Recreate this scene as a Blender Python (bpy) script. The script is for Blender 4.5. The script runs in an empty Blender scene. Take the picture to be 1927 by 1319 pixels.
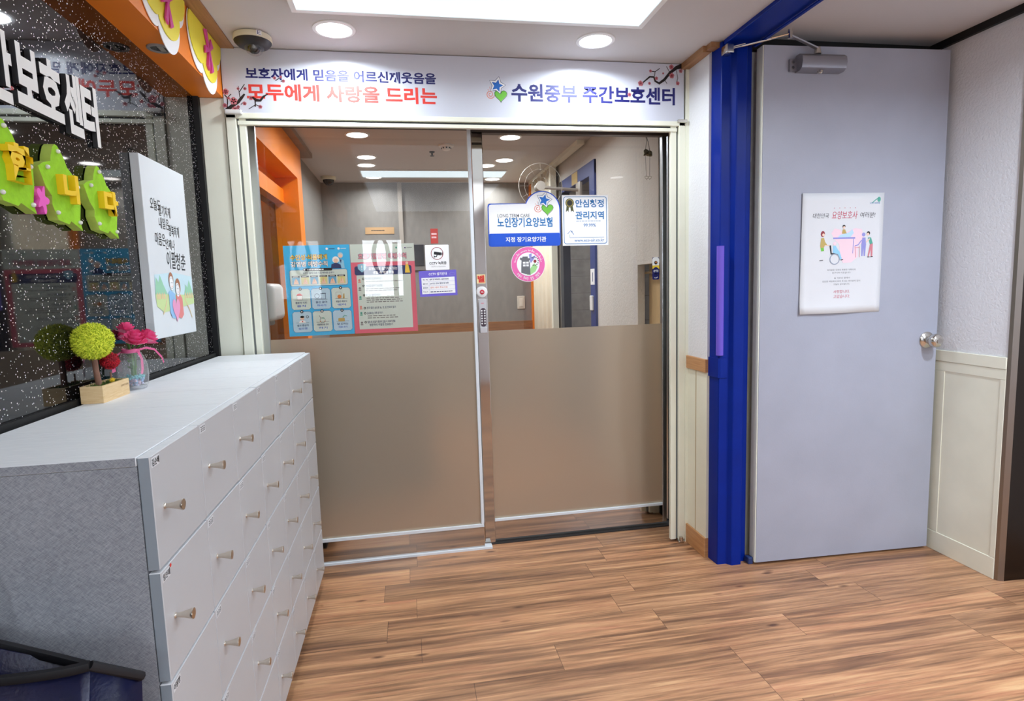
import bpy, bmesh, math, random
from mathutils import Vector, Matrix
random.seed(7)
S = bpy.context.scene
COL = S.collection

# ------------------------------------------------------------------ camera
YAW, PIT, ROL, FPX = 0.171875520, 0.109764850, 0.0296171708, 1109.25
cy, sy, cp, sp, cr, sr = math.cos(YAW), math.sin(YAW), math.cos(PIT), math.sin(PIT), math.cos(ROL), math.sin(ROL)
_f = Vector((sy*cp, cy*cp, -sp)); _r = Vector((cy, -sy, 0)); _d = _f.cross(_r)
_r2 = cr*_r + sr*_d; _d2 = -sr*_r + cr*_d
cam = bpy.data.cameras.new('camera'); camo = bpy.data.objects.new('camera', cam); COL.objects.link(camo)
cam.sensor_width = 36; cam.lens = FPX/1927*36; cam.clip_start = .02
_m = Matrix((_r2, -_d2, -_f)).transposed().to_4x4(); _m.translation = (0, 0, 1.2)
camo.matrix_world = _m
S.camera = camo

# ------------------------------------------------------------------ light level
S.view_settings.view_transform = 'Standard'; S.view_settings.look = 'None'
S.view_settings.exposure = 0.55; S.view_settings.gamma = 1.0; S.view_settings.use_curve_mapping = False
W = bpy.data.worlds.new('world'); S.world = W; W.use_nodes = True
W.node_tree.nodes['Background'].inputs[0].default_value = (.8, .85, 1, 1)
W.node_tree.nodes['Background'].inputs[1].default_value = .3
E_DISC = 5.0       # glow of the round downlight diffusers
P_DOWN = 4.1       # beam of each downlight in the entrance and lobby
P_REAR_FILL = 9.5       # beam of each added, unseen downlight behind the viewer
P_LOBBY_FILL = 14.0      # beam of each added, unseen lobby downlight
P_DOWN_IN = 3.3    # beam of each downlight behind the glass
SPREAD = math.radians(160)
E_PANEL = .58      # flat light panel in the entrance
E_PANEL_IN = .62   # flat light panel behind the glass
E_WINDOW = 12.0
E_REAR_FILL = 1.6      # added, unseen fill panel behind the viewer
#   # daylight window behind the camera
S.cycles.max_bounces = 10; S.cycles.transparent_max_bounces = 16
S.cycles.sample_clamp_indirect = 6

# ------------------------------------------------------------------ materials
def lin(c):
    o = []
    for v in c[:3]:
        v /= 255
        o.append(v/12.92 if v <= .04045 else ((v+.055)/1.055)**2.4)
    return (*o, 1)
MATS = {}
def mat(name, col=(200, 200, 200), rough=.5, metal=0, coat=0, spec=.5, **kw):
    if name in MATS: return MATS[name]
    m = bpy.data.materials.new(name); m.use_nodes = True
    b = m.node_tree.nodes['Principled BSDF']
    b.inputs['Base Color'].default_value = lin(col); b.inputs['Roughness'].default_value = rough
    b.inputs['Metallic'].default_value = metal; b.inputs['Coat Weight'].default_value = coat
    b.inputs['Specular IOR Level'].default_value = spec
    for k, v in kw.items(): b.inputs[k.replace('_', ' ')].default_value = v
    MATS[name] = m
    return m
def emit(name, col, s):
    m = bpy.data.materials.new(name); m.use_nodes = True; t = m.node_tree
    b = t.nodes['Principled BSDF']; b.inputs['Base Color'].default_value = lin(col)
    b.inputs['Emission Color'].default_value = lin(col); b.inputs['Emission Strength'].default_value = s
    MATS[name] = m
    return m
class NG:
    def __init__(s, m): s.t = m.node_tree; s.b = s.t.nodes.get('Principled BSDF'); s.out = s.t.nodes['Material Output']
    def n(s, typ, **props):
        nd = s.t.nodes.new(typ)
        for k, v in props.items(): setattr(nd, k, v)
        return nd
    def put(s, sock, v):
        if hasattr(v, 'is_linked') or isinstance(v, bpy.types.NodeSocket): s.t.links.new(v, sock)
        else: sock.default_value = v
    def math(s, op, a, b=0, c=0):
        nd = s.n('ShaderNodeMath', operation=op)
        for i, v in enumerate((a, b, c)): s.put(nd.inputs[i], v)
        return nd.outputs[0]
    def coord(s): return s.n('ShaderNodeTexCoord').outputs['Object']
    def pos(s): return s.n('ShaderNodeNewGeometry').outputs['Position']
    def mapv(s, v, scale=(1, 1, 1), rot=(0, 0, 0), loc=(0, 0, 0)):
        nd = s.n('ShaderNodeMapping'); s.put(nd.inputs['Vector'], v)
        nd.inputs['Scale'].default_value = scale; nd.inputs['Rotation'].default_value = rot; nd.inputs['Location'].default_value = loc
        return nd.outputs[0]
    def noise(s, v, scale=5, detail=3, rough=.5, dist=0):
        nd = s.n('ShaderNodeTexNoise'); s.put(nd.inputs['Vector'], v)
        nd.inputs['Scale'].default_value = scale; nd.inputs['Detail'].default_value = detail
        nd.inputs['Roughness'].default_value = rough; nd.inputs['Distortion'].default_value = dist
        return nd.outputs[0]
    def ramp(s, f, stops):
        nd = s.n('ShaderNodeValToRGB'); s.put(nd.inputs[0], f); e = nd.color_ramp.elements
        while len(e) < len(stops): e.new(.5)
        for i, (p, c) in enumerate(stops):
            e[i].position = p; e[i].color = c if len(c) == 4 else lin(c)
        return nd.outputs[0]
    def mix(s, f, a, b, blend='MIX'):
        nd = s.n('ShaderNodeMix', data_type='RGBA', blend_type=blend)
        s.put(nd.inputs[0], f); s.put(nd.inputs[6], a); s.put(nd.inputs[7], b)
        return nd.outputs[2]
    def bump(s, h, strength=.2, dist=.01):
        nd = s.n('ShaderNodeBump'); s.put(nd.inputs['Height'], h)
        nd.inputs['Strength'].default_value = strength; nd.inputs['Distance'].default_value = dist
        s.t.links.new(nd.outputs[0], s.b.inputs['Normal'])
    def set(s, name, v): s.put(s.b.inputs[name], v)

def m_wallpaper(name, col, strength=.35, scale=95):
    m = mat(name, col, .75); g = NG(m); p = g.pos()
    a = g.noise(p, scale, 4, .6); b = g.noise(p, scale*2.7, 2)
    h = g.math('ADD', g.math('MULTIPLY', g.math('SMOOTH_MIN', a, .56, .1), 1.6), g.math('MULTIPLY', b, .3))
    g.bump(h, strength, .006)
    return m
def m_paint(name, col, rough=.45, var=.04, bump=.05, scale=8, metal=0):
    m = mat(name, col, rough, metal); g = NG(m); p = g.pos()
    n = g.noise(p, scale, 4)
    c = lin(col); lo = tuple(v*(1-var*2) for v in c[:3])+(1,); hi = tuple(min(1, v*(1+var)) for v in c[:3])+(1,)
    g.set('Base Color', g.ramp(n, [(.3, lo), (.7, hi)]))
    if bump: g.bump(g.noise(p, 160, 2), bump, .002)
    return m
def m_floor():
    m = mat('wood_plank_floor', (180, 130, 90), .34); g = NG(m)
    s = g.n('ShaderNodeSeparateXYZ'); g.put(s.inputs[0], g.pos()); x, y = s.outputs[0], s.outputs[1]
    PW, PL = .1337, .843
    ry = g.math('DIVIDE', g.math('ADD', y, .198), PW); row = g.math('FLOOR', ry); fy = g.math('FRACT', ry)
    wn = g.n('ShaderNodeTexWhiteNoise', noise_dimensions='1D'); g.put(wn.inputs['W'], row)
    rx = g.math('ADD', g.math('DIVIDE', x, PL), g.math('MULTIPLY', wn.outputs[0], 7.3)); pi_ = g.math('FLOOR', rx); fx = g.math('FRACT', rx)
    cid = g.n('ShaderNodeCombineXYZ'); g.put(cid.inputs[0], pi_); g.put(cid.inputs[1], row)
    w2 = g.n('ShaderNodeTexWhiteNoise', noise_dimensions='2D'); g.put(w2.inputs['Vector'], cid.outputs[0]); rnd = w2.outputs[0]
    cc = g.n('ShaderNodeCombineXYZ'); g.put(cc.inputs[0], x); g.put(cc.inputs[1], y); g.put(cc.inputs[2], g.math('MULTIPLY', rnd, 23))
    v = cc.outputs[0]
    warp = g.noise(g.mapv(v, (2.2, 3, 1)), 1, 2)
    c2 = g.n('ShaderNodeCombineXYZ'); g.put(c2.inputs[0], x)
    g.put(c2.inputs[1], g.math('ADD', y, g.math('MULTIPLY', warp, .022))); g.put(c2.inputs[2], g.math('MULTIPLY', rnd, 23))
    w = c2.outputs[0]
    broad = g.noise(g.mapv(w, (1.1, 20, 1)), 1, 4, .6)
    mid = g.noise(g.mapv(w, (2.6, 62, 1)), 1, 3, .6)
    grain = g.noise(g.mapv(w, (5, 120, 1)), 1, 4, .65)
    fine = g.noise(g.mapv(w, (30, 420, 1)), 1, 2)
    base = g.ramp(broad, [(.28, (114, 82, 63)), (.40, (160, 117, 88)), (.52, (204, 156, 116)), (.75, (228, 185, 142))])
    base = g.mix(g.math('MULTIPLY', rnd, .35), base, lin((150, 116, 92)))
    base = g.mix(.5, base, g.ramp(mid, [(.3, (104, 100, 98)), (.5, (172, 168, 162)), (.72, (226, 224, 218))]), 'OVERLAY')
    base = g.mix(.55, base, g.ramp(grain, [(.3, (108, 102, 98)), (.55, (180, 174, 166)), (.8, (226, 222, 214))]), 'OVERLAY')
    base = g.mix(g.math('MULTIPLY', fine, .2), base, lin((190, 170, 150)), 'MULTIPLY')
    vo = g.n('ShaderNodeTexVoronoi', feature='F1'); g.put(vo.inputs['Vector'], g.mapv(w, (5.0, 15, 1))); vo.inputs['Scale'].default_value = 1
    knot = g.ramp(vo.outputs['Distance'], [(.05, (1, 1, 1, 1)), (.15, (0, 0, 0, 1))])
    sel = g.math('GREATER_THAN', g.noise(g.mapv(w, (1.9, 5, 1)), 1, 0), .53)
    base = g.mix(g.math('MULTIPLY', knot, g.math('MULTIPLY', sel, .85)), base, lin((78, 48, 36)))
    e1 = g.math('LESS_THAN', fx, .0022); e2 = g.math('LESS_THAN', fy, .012)
    seam = g.math('MAXIMUM', e1, g.math('MULTIPLY', e2, .55))
    base = g.mix(g.math('MULTIPLY', seam, .7), base, lin((70, 48, 38)))
    g.set('Base Color', base)
    g.set('Roughness', g.math('ADD', .3, g.math('MULTIPLY', grain, .2)))
    g.bump(g.math('SUBTRACT', g.math('MULTIPLY', grain, .3), seam), .12, .001)
    return m
def m_glitter():
    m = mat('black_glitter_panel', (12, 11, 13), .035, spec=.62); g = NG(m); p = g.pos()
    v = g.n('ShaderNodeTexVoronoi', feature='F1'); g.put(v.inputs['Vector'], p); v.inputs['Scale'].default_value = 185
    sp_ = g.n('ShaderNodeSeparateColor'); g.put(sp_.inputs[0], v.outputs['Color'])
    rad = g.math('MULTIPLY', g.math('POWER', sp_.outputs[0], 2.5), .32)
    dot = g.math('LESS_THAN', v.outputs['Distance'], rad)
    dens = g.math('GREATER_THAN', g.math('ADD', sp_.outputs[1], g.math('MULTIPLY', g.noise(p, 3.2, 2), .6)), .70)
    dot = g.math('MULTIPLY', dot, dens)
    tint = g.mix(.25, (.85, .86, .9, 1), v.outputs['Color'])
    g.set('Base Color', g.mix(dot, lin((12, 11, 13)), tint))
    g.set('Metallic', g.math('MULTIPLY', dot, .25))
    g.set('Roughness', g.math('ADD', .035, g.math('MULTIPLY', dot, .35)))
    return m
def m_fabric(name, a, b):
    m = mat(name, a, .8); g = NG(m); p = g.pos()
    n1 = g.noise(g.mapv(g.mapv(p, rot=(0, math.radians(38), 0)), (90, 90, 900)), 1, 3, .7)
    n2 = g.noise(g.mapv(g.mapv(p, rot=(0, math.radians(-44), 0)), (90, 90, 900)), 1, 3, .7)
    n3 = g.noise(p, 9, 2)
    f = g.math('ADD', g.math('MULTIPLY', g.math('ADD', n1, n2), .45), g.math('MULTIPLY', n3, .1))
    g.set('Base Color', g.ramp(f, [(.34, a), (.64, b)]))
    return m
def m_laminate(name, a, b):
    m = mat(name, a, .5); g = NG(m); p = g.pos()
    n = g.noise(g.mapv(p, (25, 420, 10)), 1, 3, .6)
    g.set('Base Color', g.ramp(n, [(.3, a), (.7, b)]))
    return m
def m_wood(name, a, b, sc=(6, 60, 60), rough=.5):
    m = mat(name, a, rough); g = NG(m); p = g.pos()
    n = g.noise(g.mapv(p, sc), 1, 4, .6, .6)
    g.set('Base Color', g.ramp(n, [(.3, a), (.7, b)]))
    return m
def m_glass(name, tint, ior=1.5, gloss_rough=0.0, milk=0.0):
    m = bpy.data.materials.new(name); m.use_nodes = True; t = m.node_tree; t.nodes.remove(t.nodes['Principled BSDF'])
    g = NG(m); tr = g.n('ShaderNodeBsdfTransparent'); tr.inputs[0].default_value = (*tint, 1)
    gl = g.n('ShaderNodeBsdfGlossy'); gl.inputs['Roughness'].default_value = gloss_rough
    fr = g.n('ShaderNodeFresnel'); fr.inputs[0].default_value = ior
    ge = g.n('ShaderNodeNewGeometry')
    f = g.math('MULTIPLY', fr.outputs[0], g.math('SUBTRACT', 1, ge.outputs['Backfacing']))
    mx = g.n('ShaderNodeMixShader'); g.put(mx.inputs[0], f); g.put(mx.inputs[1], tr.outputs[0]); g.put(mx.inputs[2], gl.outputs[0])
    if milk:
        df = g.n('ShaderNodeBsdfDiffuse'); df.inputs[0].default_value = (.9, .9, .93, 1); m2 = g.n('ShaderNodeMixShader'); m2.inputs[0].default_value = milk
        g.put(m2.inputs[1], mx.outputs[0]); g.put(m2.inputs[2], df.outputs[0]); mx = m2
    g.put(g.out.inputs[0], mx.outputs[0]); MATS[name] = m
    return m
def m_frost():
    m = bpy.data.materials.new('frosted_film'); m.use_nodes = True; t = m.node_tree; t.nodes.remove(t.nodes['Principled BSDF'])
    g = NG(m)
    gl = g.n('ShaderNodeBsdfGlass'); gl.inputs['Color'].default_value = lin((242, 230, 214)); gl.inputs['Roughness'].default_value = .4; gl.inputs['IOR'].default_value = 1.3
    df = g.n('ShaderNodeBsdfDiffuse'); df.inputs[0].default_value = lin((196, 186, 168))
    go = g.n('ShaderNodeBsdfGlossy'); go.inputs['Roughness'].default_value = .32; go.inputs['Color'].default_value = (1, 1, 1, 1)
    m1 = g.n('ShaderNodeMixShader'); m1.inputs[0].default_value = .36; g.put(m1.inputs[1], gl.outputs[0]); g.put(m1.inputs[2], df.outputs[0])
    fr = g.n('ShaderNodeFresnel'); fr.inputs[0].default_value = 1.45
    ge = g.n('ShaderNodeNewGeometry'); f = g.math('MULTIPLY', fr.outputs[0], g.math('SUBTRACT', 1, ge.outputs['Backfacing']))
    m2 = g.n('ShaderNodeMixShader'); g.put(m2.inputs[0], f); g.put(m2.inputs[1], m1.outputs[0]); g.put(m2.inputs[2], go.outputs[0])
    g.put(g.out.inputs[0], m2.outputs[0]); MATS['frosted_film'] = m
    return m

FLOOR = m_floor(); GLIT = m_glitter()
CEIL = m_paint('ceiling_paint', (206, 202, 200), .8, .015, .03, 3)
WP = m_wallpaper('embossed_white_wallpaper', (232, 231, 232))
WP_IN = m_wallpaper('embossed_beige_wallpaper', (216, 212, 204), .5, 70)
GREIGE = m_laminate('greige_wall', (128, 124, 119), (138, 134, 128))
CREAM = m_paint('cream_paint', (240, 237, 216), .4, .03, .02, 6)
CREAM_AL = m_paint('cream_aluminium', (247, 247, 228), .35, .02, 0, 6)
GROOVE = mat('grey_groove', (120, 124, 126), .5)
BLACK = mat('matte_black', (14, 14, 15), .6)
DARK = mat('dark_recess', (46, 42, 40), .7)
ORANGE = m_paint('orange_paint', (255, 138, 20), .45, .05, .04, 5)
OAK = m_wood('oak_strip', (186, 132, 84), (206, 154, 104), (8, 8, 160))
OAKY = m_wood('oak_strip_long', (150, 108, 70), (176, 130, 88), (90, 5, 90))
BLUE = m_paint('blue_gloss_paint', (0, 38, 138), .36, .04, .02, 10)
BLUE.node_tree.nodes['Principled BSDF'].inputs['Specular IOR Level'].default_value = .18
DOORG = m_paint('grey_steel_door_paint', (170, 173, 186), .4, .03, .12, 5)
STEEL = mat('polished_steel', (190, 184, 178), .07, 1)
ALU = mat('satin_aluminium', (200, 204, 208), .3, 1)
WHITE_AL = mat('white_aluminium', (226, 232, 236), .35)
ELEV = mat('dark_elevator_steel', (62, 56, 52), .32, 1)
ELEV2 = mat('elevator_steel_edge', (150, 142, 134), .35, 1)
CHROME = mat('brushed_chrome', (210, 206, 198), .2, 1)
NICKEL = mat('brushed_nickel', (214, 204, 190), .28, 1)
WHITE = mat('white_plastic', (238, 238, 236), .35)
PAPER = mat('white_paper', (224, 225, 226), .6)
GLASS = m_glass('bronze_tinted_glass', (.955, .93, .905))
FROST = m_frost()
def flat(name, c, r=.5): return mat(name, c, r)
NAVY = flat('navy_print', (28, 30, 104)); RED = flat('red_print', (226, 62, 52)); INK = flat('black_ink', (28, 28, 32))
GREY_INK = flat('grey_ink', (128, 128, 130)); WHT = flat('white_print', (250, 250, 250)); PINK = flat('plum_pink', (214, 128, 138))
PINKD = flat('plum_dark_pink', (168, 60, 76)); BROWN = flat('branch_brown', (34, 24, 24)); SKY = flat('sky_blue_print', (58, 190, 250))
BLUEP = flat('royal_blue_print', (20, 84, 206)); LBLUE = flat('light_blue_print', (150, 208, 238)); MINT = flat('pale_mint_print', (212, 228, 222))
ROSE = flat('rose_print', (230, 108, 132)); NAVY2 = flat('dark_navy_print', (40, 56, 110)); YEL = flat('yellow_print', (250, 214, 70)); SKIN = flat('skin_print', (244, 208, 184))
GREENP = flat('green_print', (118, 200, 70)); VIOLET = flat('violet_print', (112, 98, 206)); HOTP = flat('hot_pink_print', (240, 108, 178)); TEAL = flat('teal_print', (84, 170, 150))
ORNG = flat('orange_print', (226, 140, 70)); STARB = flat('star_blue_print', (30, 110, 200)); PALEB = flat('pale_blue_print', (190, 222, 242)); PALEP = flat('pale_pink_print', (246, 214, 222))
GREYP = flat('grey_print', (110, 112, 116)); ORPINK = flat('swirl_print', (226, 146, 130)); STEELB = flat('steel_blue_print', (40, 116, 178)); LILAC = flat('lilac_print', (150, 150, 214))
PAINTM = flat('pale_green_paint', (170, 216, 180)); KHAKI = flat('khaki_print', (196, 170, 96))

# ------------------------------------------------------------------ mesh helpers
ORG = {}
def place(name, me, parent, smooth=False, ang=35):
    if parent is not None:
        off = ORG[parent.name]
    else:
        xs = [v.co for v in me.vertices]
        lo = [min(c[i] for c in xs) for i in range(3)]; hi = [max(c[i] for c in xs) for i in range(3)]
        off = Vector(((lo[0]+hi[0])/2, (lo[1]+hi[1])/2, lo[2]))
    me.transform(Matrix.Translation(-off)); me.update()
    o = bpy.data.objects.new(name, me); COL.objects.link(o)
    if parent is not None: o.parent = parent
    else: o.location = off
    ORG[o.name] = off
    if smooth:
        me.shade_smooth()
        me.set_sharp_from_angle(angle=math.radians(ang))
    return o
def tag(o, label=None, cat=None, group=None, kind=None):
    if label: o['label'] = label
    if cat: o['category'] = cat
    if group: o['group'] = group
    if kind: o['kind'] = kind
    return o
def thing(name, loc, label, cat=None, group=None, kind=None):
    o = bpy.data.objects.new(name, None); COL.objects.link(o); o.location = loc; o.empty_display_size = .05
    ORG[o.name] = Vector(loc)
    return tag(o, label, cat, group, kind)
def copy_tree(o, parent=None, delta=Vector((0, 0, 0))):
    c = o.copy(); COL.objects.link(c)
    if parent is not None: c.parent = parent
    else: c.location = o.location + delta
    ORG[c.name] = ORG[o.name] + delta
    for ch in list(o.children): copy_tree(ch, c, delta)
    return c
class MB:
    def __init__(s): s.bm = bmesh.new(); s.mats = []
    def slot(s, m):
        if m not in s.mats: s.mats.append(m)
        return s.mats.index(m)
    def _fin(s, faces, m):
        i = s.slot(m)
        for f in faces: f.material_index = i
    def box(s, a, b, m, bev=0, seg=2):
        x0, x1 = sorted((a[0], b[0])); y0, y1 = sorted((a[1], b[1])); z0, z1 = sorted((a[2], b[2]))
        bb = bmesh.new(); bmesh.ops.create_cube(bb, size=1)
        for v in bb.verts: v.co = Vector((x0+(v.co.x+.5)*(x1-x0), y0+(v.co.y+.5)*(y1-y0), z0+(v.co.z+.5)*(z1-z0)))
        if bev: bmesh.ops.bevel(bb, geom=list(bb.edges), offset=min(bev, .49*min(x1-x0, y1-y0, z1-z0)), segments=seg, profile=.5, affect='EDGES')
        return s.join(bb, m)
    def join(s, bb, m, xf=None):
        mp = {v: s.bm.verts.new(xf @ v.co if xf else v.co) for v in bb.verts}; fs = []
        for f in bb.faces:
            try: fs.append(s.bm.faces.new([mp[v] for v in f.verts]))
            except ValueError: pass
        s._fin(fs, m); bb.free(); return s
    def grid(s, rows, m, closed=False):
        vs = [[s.bm.verts.new(p) for p in r] for r in rows]; fs = []
        for i in range(len(vs)-1):
            n = len(vs[i])
            for j in range(n if closed else n-1):
                try: fs.append(s.bm.faces.new((vs[i][j], vs[i][(j+1) % n], vs[i+1][(j+1) % n], vs[i+1][j])))
                except ValueError: pass
        s._fin(fs, m); return vs
    def lathe(s, o, axis, prof, m, n=24, cap=True, rib=None):
        o = Vector(o); ax = Vector(axis).normalized(); q = ax.to_track_quat('Z', 'Y')
        rows = []
        for (r, h) in prof:
            rows.append([o + q @ Vector((max(r, 1e-5)*(1+(rib[1]*math.cos(rib[0]*2*math.pi*k/n) if rib else 0))*math.cos(2*math.pi*k/n), max(r, 1e-5)*(1+(rib[1]*math.cos(rib[0]*2*math.pi*k/n) if rib else 0))*math.sin(2*math.pi*k/n), h)) for k in range(n)])
        vs = s.grid(rows, m, True)
        if cap:
            fs = []
            for r, rev in ((vs[0], True), (vs[-1], False)):
                try: fs.append(s.bm.faces.new(r[::-1] if rev else r))
                except ValueError: pass
            s._fin(fs, m)
        return s
    def cyl(s, a, b, r0, m, r1=None, n=16):
        a, b = Vector(a), Vector(b); r1 = r0 if r1 is None else r1
        return s.lathe(a, b-a, [(r0, 0), (r1, (b-a).length)], m, n)
    def tube(s, pts, r, m, n=8, flatk=1.0, up=None):
        pts = [Vector(p) for p in pts]; rows = []
        for i, p in enumerate(pts):
            d = (pts[min(i+1, len(pts)-1)]-pts[max(i-1, 0)]).normalized()
            u = Vector(up) if up else (Vector((0, 0, 1)) if abs(d.z) < .9 else Vector((1, 0, 0)))
            a = d.cross(u).normalized(); b = a.cross(d).normalized()
            rr = r[i] if isinstance(r, (list, tuple)) else r
            rows.append([p + a*rr*math.cos(2*math.pi*k/n) + b*rr*flatk*math.sin(2*math.pi*k/n) for k in range(n)])
        vs = s.grid(rows, m, True); fs = []
        for r_, rev in ((vs[0], True), (vs[-1], False)):
            try: fs.append(s.bm.faces.new(r_[::-1] if rev else r_))
            except ValueError: pass
        s._fin(fs, m); return s
    def ball(s, c, r, m, sub=3, sc=(1, 1, 1)):
        bb = bmesh.new(); bmesh.ops.create_icosphere(bb, subdivisions=sub, radius=r)
        return s.join(bb, m, Matrix.Translation(c) @ Matrix.Diagonal((*sc, 1)))
    def prism(s, pl, pts, h0, h1, m, side=None):
        a = [s.bm.verts.new(pl.p(u, v, h0)) for u, v in pts]; b = [s.bm.verts.new(pl.p(u, v, h1)) for u, v in pts]
        n = len(pts); fs = [s.bm.faces.new(a[::-1]), s.bm.faces.new(b)]; s._fin(fs, m)
        sd = [s.bm.faces.new((a[i], a[(i+1) % n], b[(i+1) % n], b[i])) for i in range(n)]
        s._fin(sd, side or m); return s
    def mesh(s, name):
        bmesh.ops.recalc_face_normals(s.bm, faces=list(s.bm.faces))
        me = bpy.data.meshes.new(name); s.bm.to_mesh(me); s.bm.free()
        for m in s.mats: me.materials.append(m)
        return me
    def build(s, name, parent=None, smooth=False, ang=35): return place(name, s.mesh(name), parent, smooth, ang)
class Plane:
    def __init__(s, o, u, v, n): s.o, s.u, s.v, s.n = Vector(o), Vector(u).normalized(), Vector(v).normalized(), Vector(n).normalized()
    def p(s, a, b, h=0): return s.o + s.u*a + s.v*b + s.n*h
    def tilt(s, c, ang):
        # same plane turned about its normal around point c (u,v)
        o2 = s.p(*c); ca, sa = math.cos(ang), math.sin(ang)
        u2 = s.u*ca + s.v*sa; v2 = s.v*ca - s.u*sa
        return Plane(o2 - u2*c[0] - v2*c[1], u2, v2, s.n)
def facing(y): return Plane((0, y, 0), (1, 0, 0), (0, 0, 1), (0, -1, 0))     # looks toward -Y
def wall_l(x): return Plane((x, 0, 0), (0, 1, 0), (0, 0, 1), (1, 0, 0))      # looks toward +X
def wall_r(x): return Plane((x, 0, 0), (0, -1, 0), (0, 0, 1), (-1, 0, 0))    # looks toward -X
TXT = {}
def text_mesh(t, bold, extr, shear=0, res=2):
    k = (t, bold, extr, shear)
    if k not in TXT:
        c = bpy.data.curves.new('t', 'FONT'); c.body = t; c.resolution_u = res; c.offset = bold; c.extrude = extr; c.shear = shear
        o = bpy.data.objects.new('t', c); COL.objects.link(o)
        bpy.context.view_layer.update()
        me = bpy.data.meshes.new_from_object(o.evaluated_get(bpy.context.evaluated_depsgraph_get()))
        V = [v.co.copy() for v in me.vertices]; F = [tuple(p.vertices) for p in me.polygons]
        bpy.data.objects.remove(o); bpy.data.curves.remove(c); bpy.data.meshes.remove(me)
        TXT[k] = (V, F)
    return TXT[k]
class Art(MB):
    """printed or painted shapes lying in a plane, one layer over another"""
    DL = .0003
    def __init__(s, pl, base=0.0): super().__init__(); s.pl = pl; s.base = base; s.keep = []
    def h(s, L): return s.base + L*s.DL
    def poly(s, pts, m, L=1):
        a = sum(pts[i][0]*pts[(i+1) % len(pts)][1]-pts[(i+1) % len(pts)][0]*pts[i][1] for i in range(len(pts)))
        if a < 0: pts = pts[::-1]
        f = s.bm.faces.new([s.bm.verts.new(s.pl.p(u, v, s.h(L))) for u, v in pts]); s._fin([f], m); return s
    def rect(s, u0, v0, u1, v1, m, L=1, r=0):
        u0, u1 = sorted((u0, u1)); v0, v1 = sorted((v0, v1))
        return s.poly(rrect(u0, v0, u1, v1, r), m, L)
    def circle(s, c, r, m, L=1, n=24, ry=None):
        return s.poly([(c[0]+r*math.cos(2*math.pi*i/n), c[1]+(ry or r)*math.sin(2*math.pi*i/n)) for i in range(n)], m, L)
    def stroke(s, pts, w, m, L=1, closed=False):
        n = len(pts); L_, R_ = [], []
        for i in range(n):
            a = pts[(i-1) % n] if closed or i else pts[i]; b = pts[(i+1) % n] if closed or i < n-1 else pts[i]
            dx, dy = b[0]-a[0], b[1]-a[1]; l = math.hypot(dx, dy) or 1
            ww = w[i] if isinstance(w, (list, tuple)) else w
            L_.append((pts[i][0]-dy/l*ww/2, pts[i][1]+dx/l*ww/2)); R_.append((pts[i][0]+dy/l*ww/2, pts[i][1]-dx/l*ww/2))
        for i in range(n if closed else n-1):
            j = (i+1) % n
            s.poly([L_[i], R_[i], R_[j], L_[j]], m, L)
        return s
    def frame(s, u0, v0, u1, v1, w, m, L=1, r=0): return s.stroke(rrect(u0, v0, u1, v1, r), w, m, L, True)
    def ring(s, c, r, w, m, L=1, n=36): return s.stroke([(c[0]+r*math.cos(2*math.pi*i/n), c[1]+r*math.sin(2*math.pi*i/n)) for i in range(n)], w, m, L, True)
    def text(s, t, box, m, L=2, bold=.015, shear=0, keep=False, fn=None, align='c'):
        V, F = text_mesh(t, bold, 0, shear)
        x0 = min(v.x for v in V); x1 = max(v.x for v in V); y0 = min(v.y for v in V); y1 = max(v.y for v in V)
        u0, v0, u1, v1 = box; sx = (u1-u0)/(x1-x0); sy_ = (v1-v0)/(y1-y0); ou = u0
        if keep:
            k = min(sx, sy_); ou = u0 + ((u1-u0)-k*(x1-x0))*{'l': 0, 'c': .5, 'r': 1}[align]; sx = sy_ = k
        q = []
        for v in V:
            a, b = ou+(v.x-x0)*sx, v0+(v.y-y0)*sy_
            if fn: a, b = fn(a, b)
            q.append(s.bm.verts.new(s.pl.p(a, b, s.h(L))))
        fs = []
        for f in F:
            try: fs.append(s.bm.faces.new([q[i] for i in f]))
            except ValueError: pass
        s._fin(fs, m); return s
    def sheet(s, u0, v0, u1, v1, m, th=.0006, r=0, pts=None, side=None):
        s.prism(s.pl, pts or rrect(min(u0, u1), min(v0, v1), max(u0, u1), max(v0, v1), r), s.base-th, s.base, m, side); return s
    def lines(s, u0, v0, u1, v1, n, m, L=2, fill=.45, gaps=True):
        """rows of fine print too small to read"""
        dv = (v1-v0)/n
        for k in range(n):
            vv = v1-dv*(k+.5); u = u0; end = u1-(u1-u0)*random.uniform(0, .25)
            while u < end:
                w = random.uniform(.05, .13)*(u1-u0); s.rect(u, vv-dv*fill/2, min(u+w, end), vv+dv*fill/2, m, L); u += w+.022*(u1-u0)
        return s
    def mesh(s, name):
        me = bpy.data.meshes.new(name); s.bm.normal_update(); s.bm.to_mesh(me); s.bm.free()
        for m in s.mats: me.materials.append(m)
        return me
def rrect(u0, v0, u1, v1, r=0, n=5):
    if not r: return [(u0, v0), (u1, v0), (u1, v1), (u0, v1)]
    o = []
    for cx, cy_, a0 in ((u1-r, v0+r, -90), (u1-r, v1-r, 0), (u0+r, v1-r, 90), (u0+r, v0+r, 180)):
        for k in range(n+1):
            a = math.radians(a0+90*k/n); o.append((cx+r*math.cos(a), cy_+r*math.sin(a)))
    return o
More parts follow.
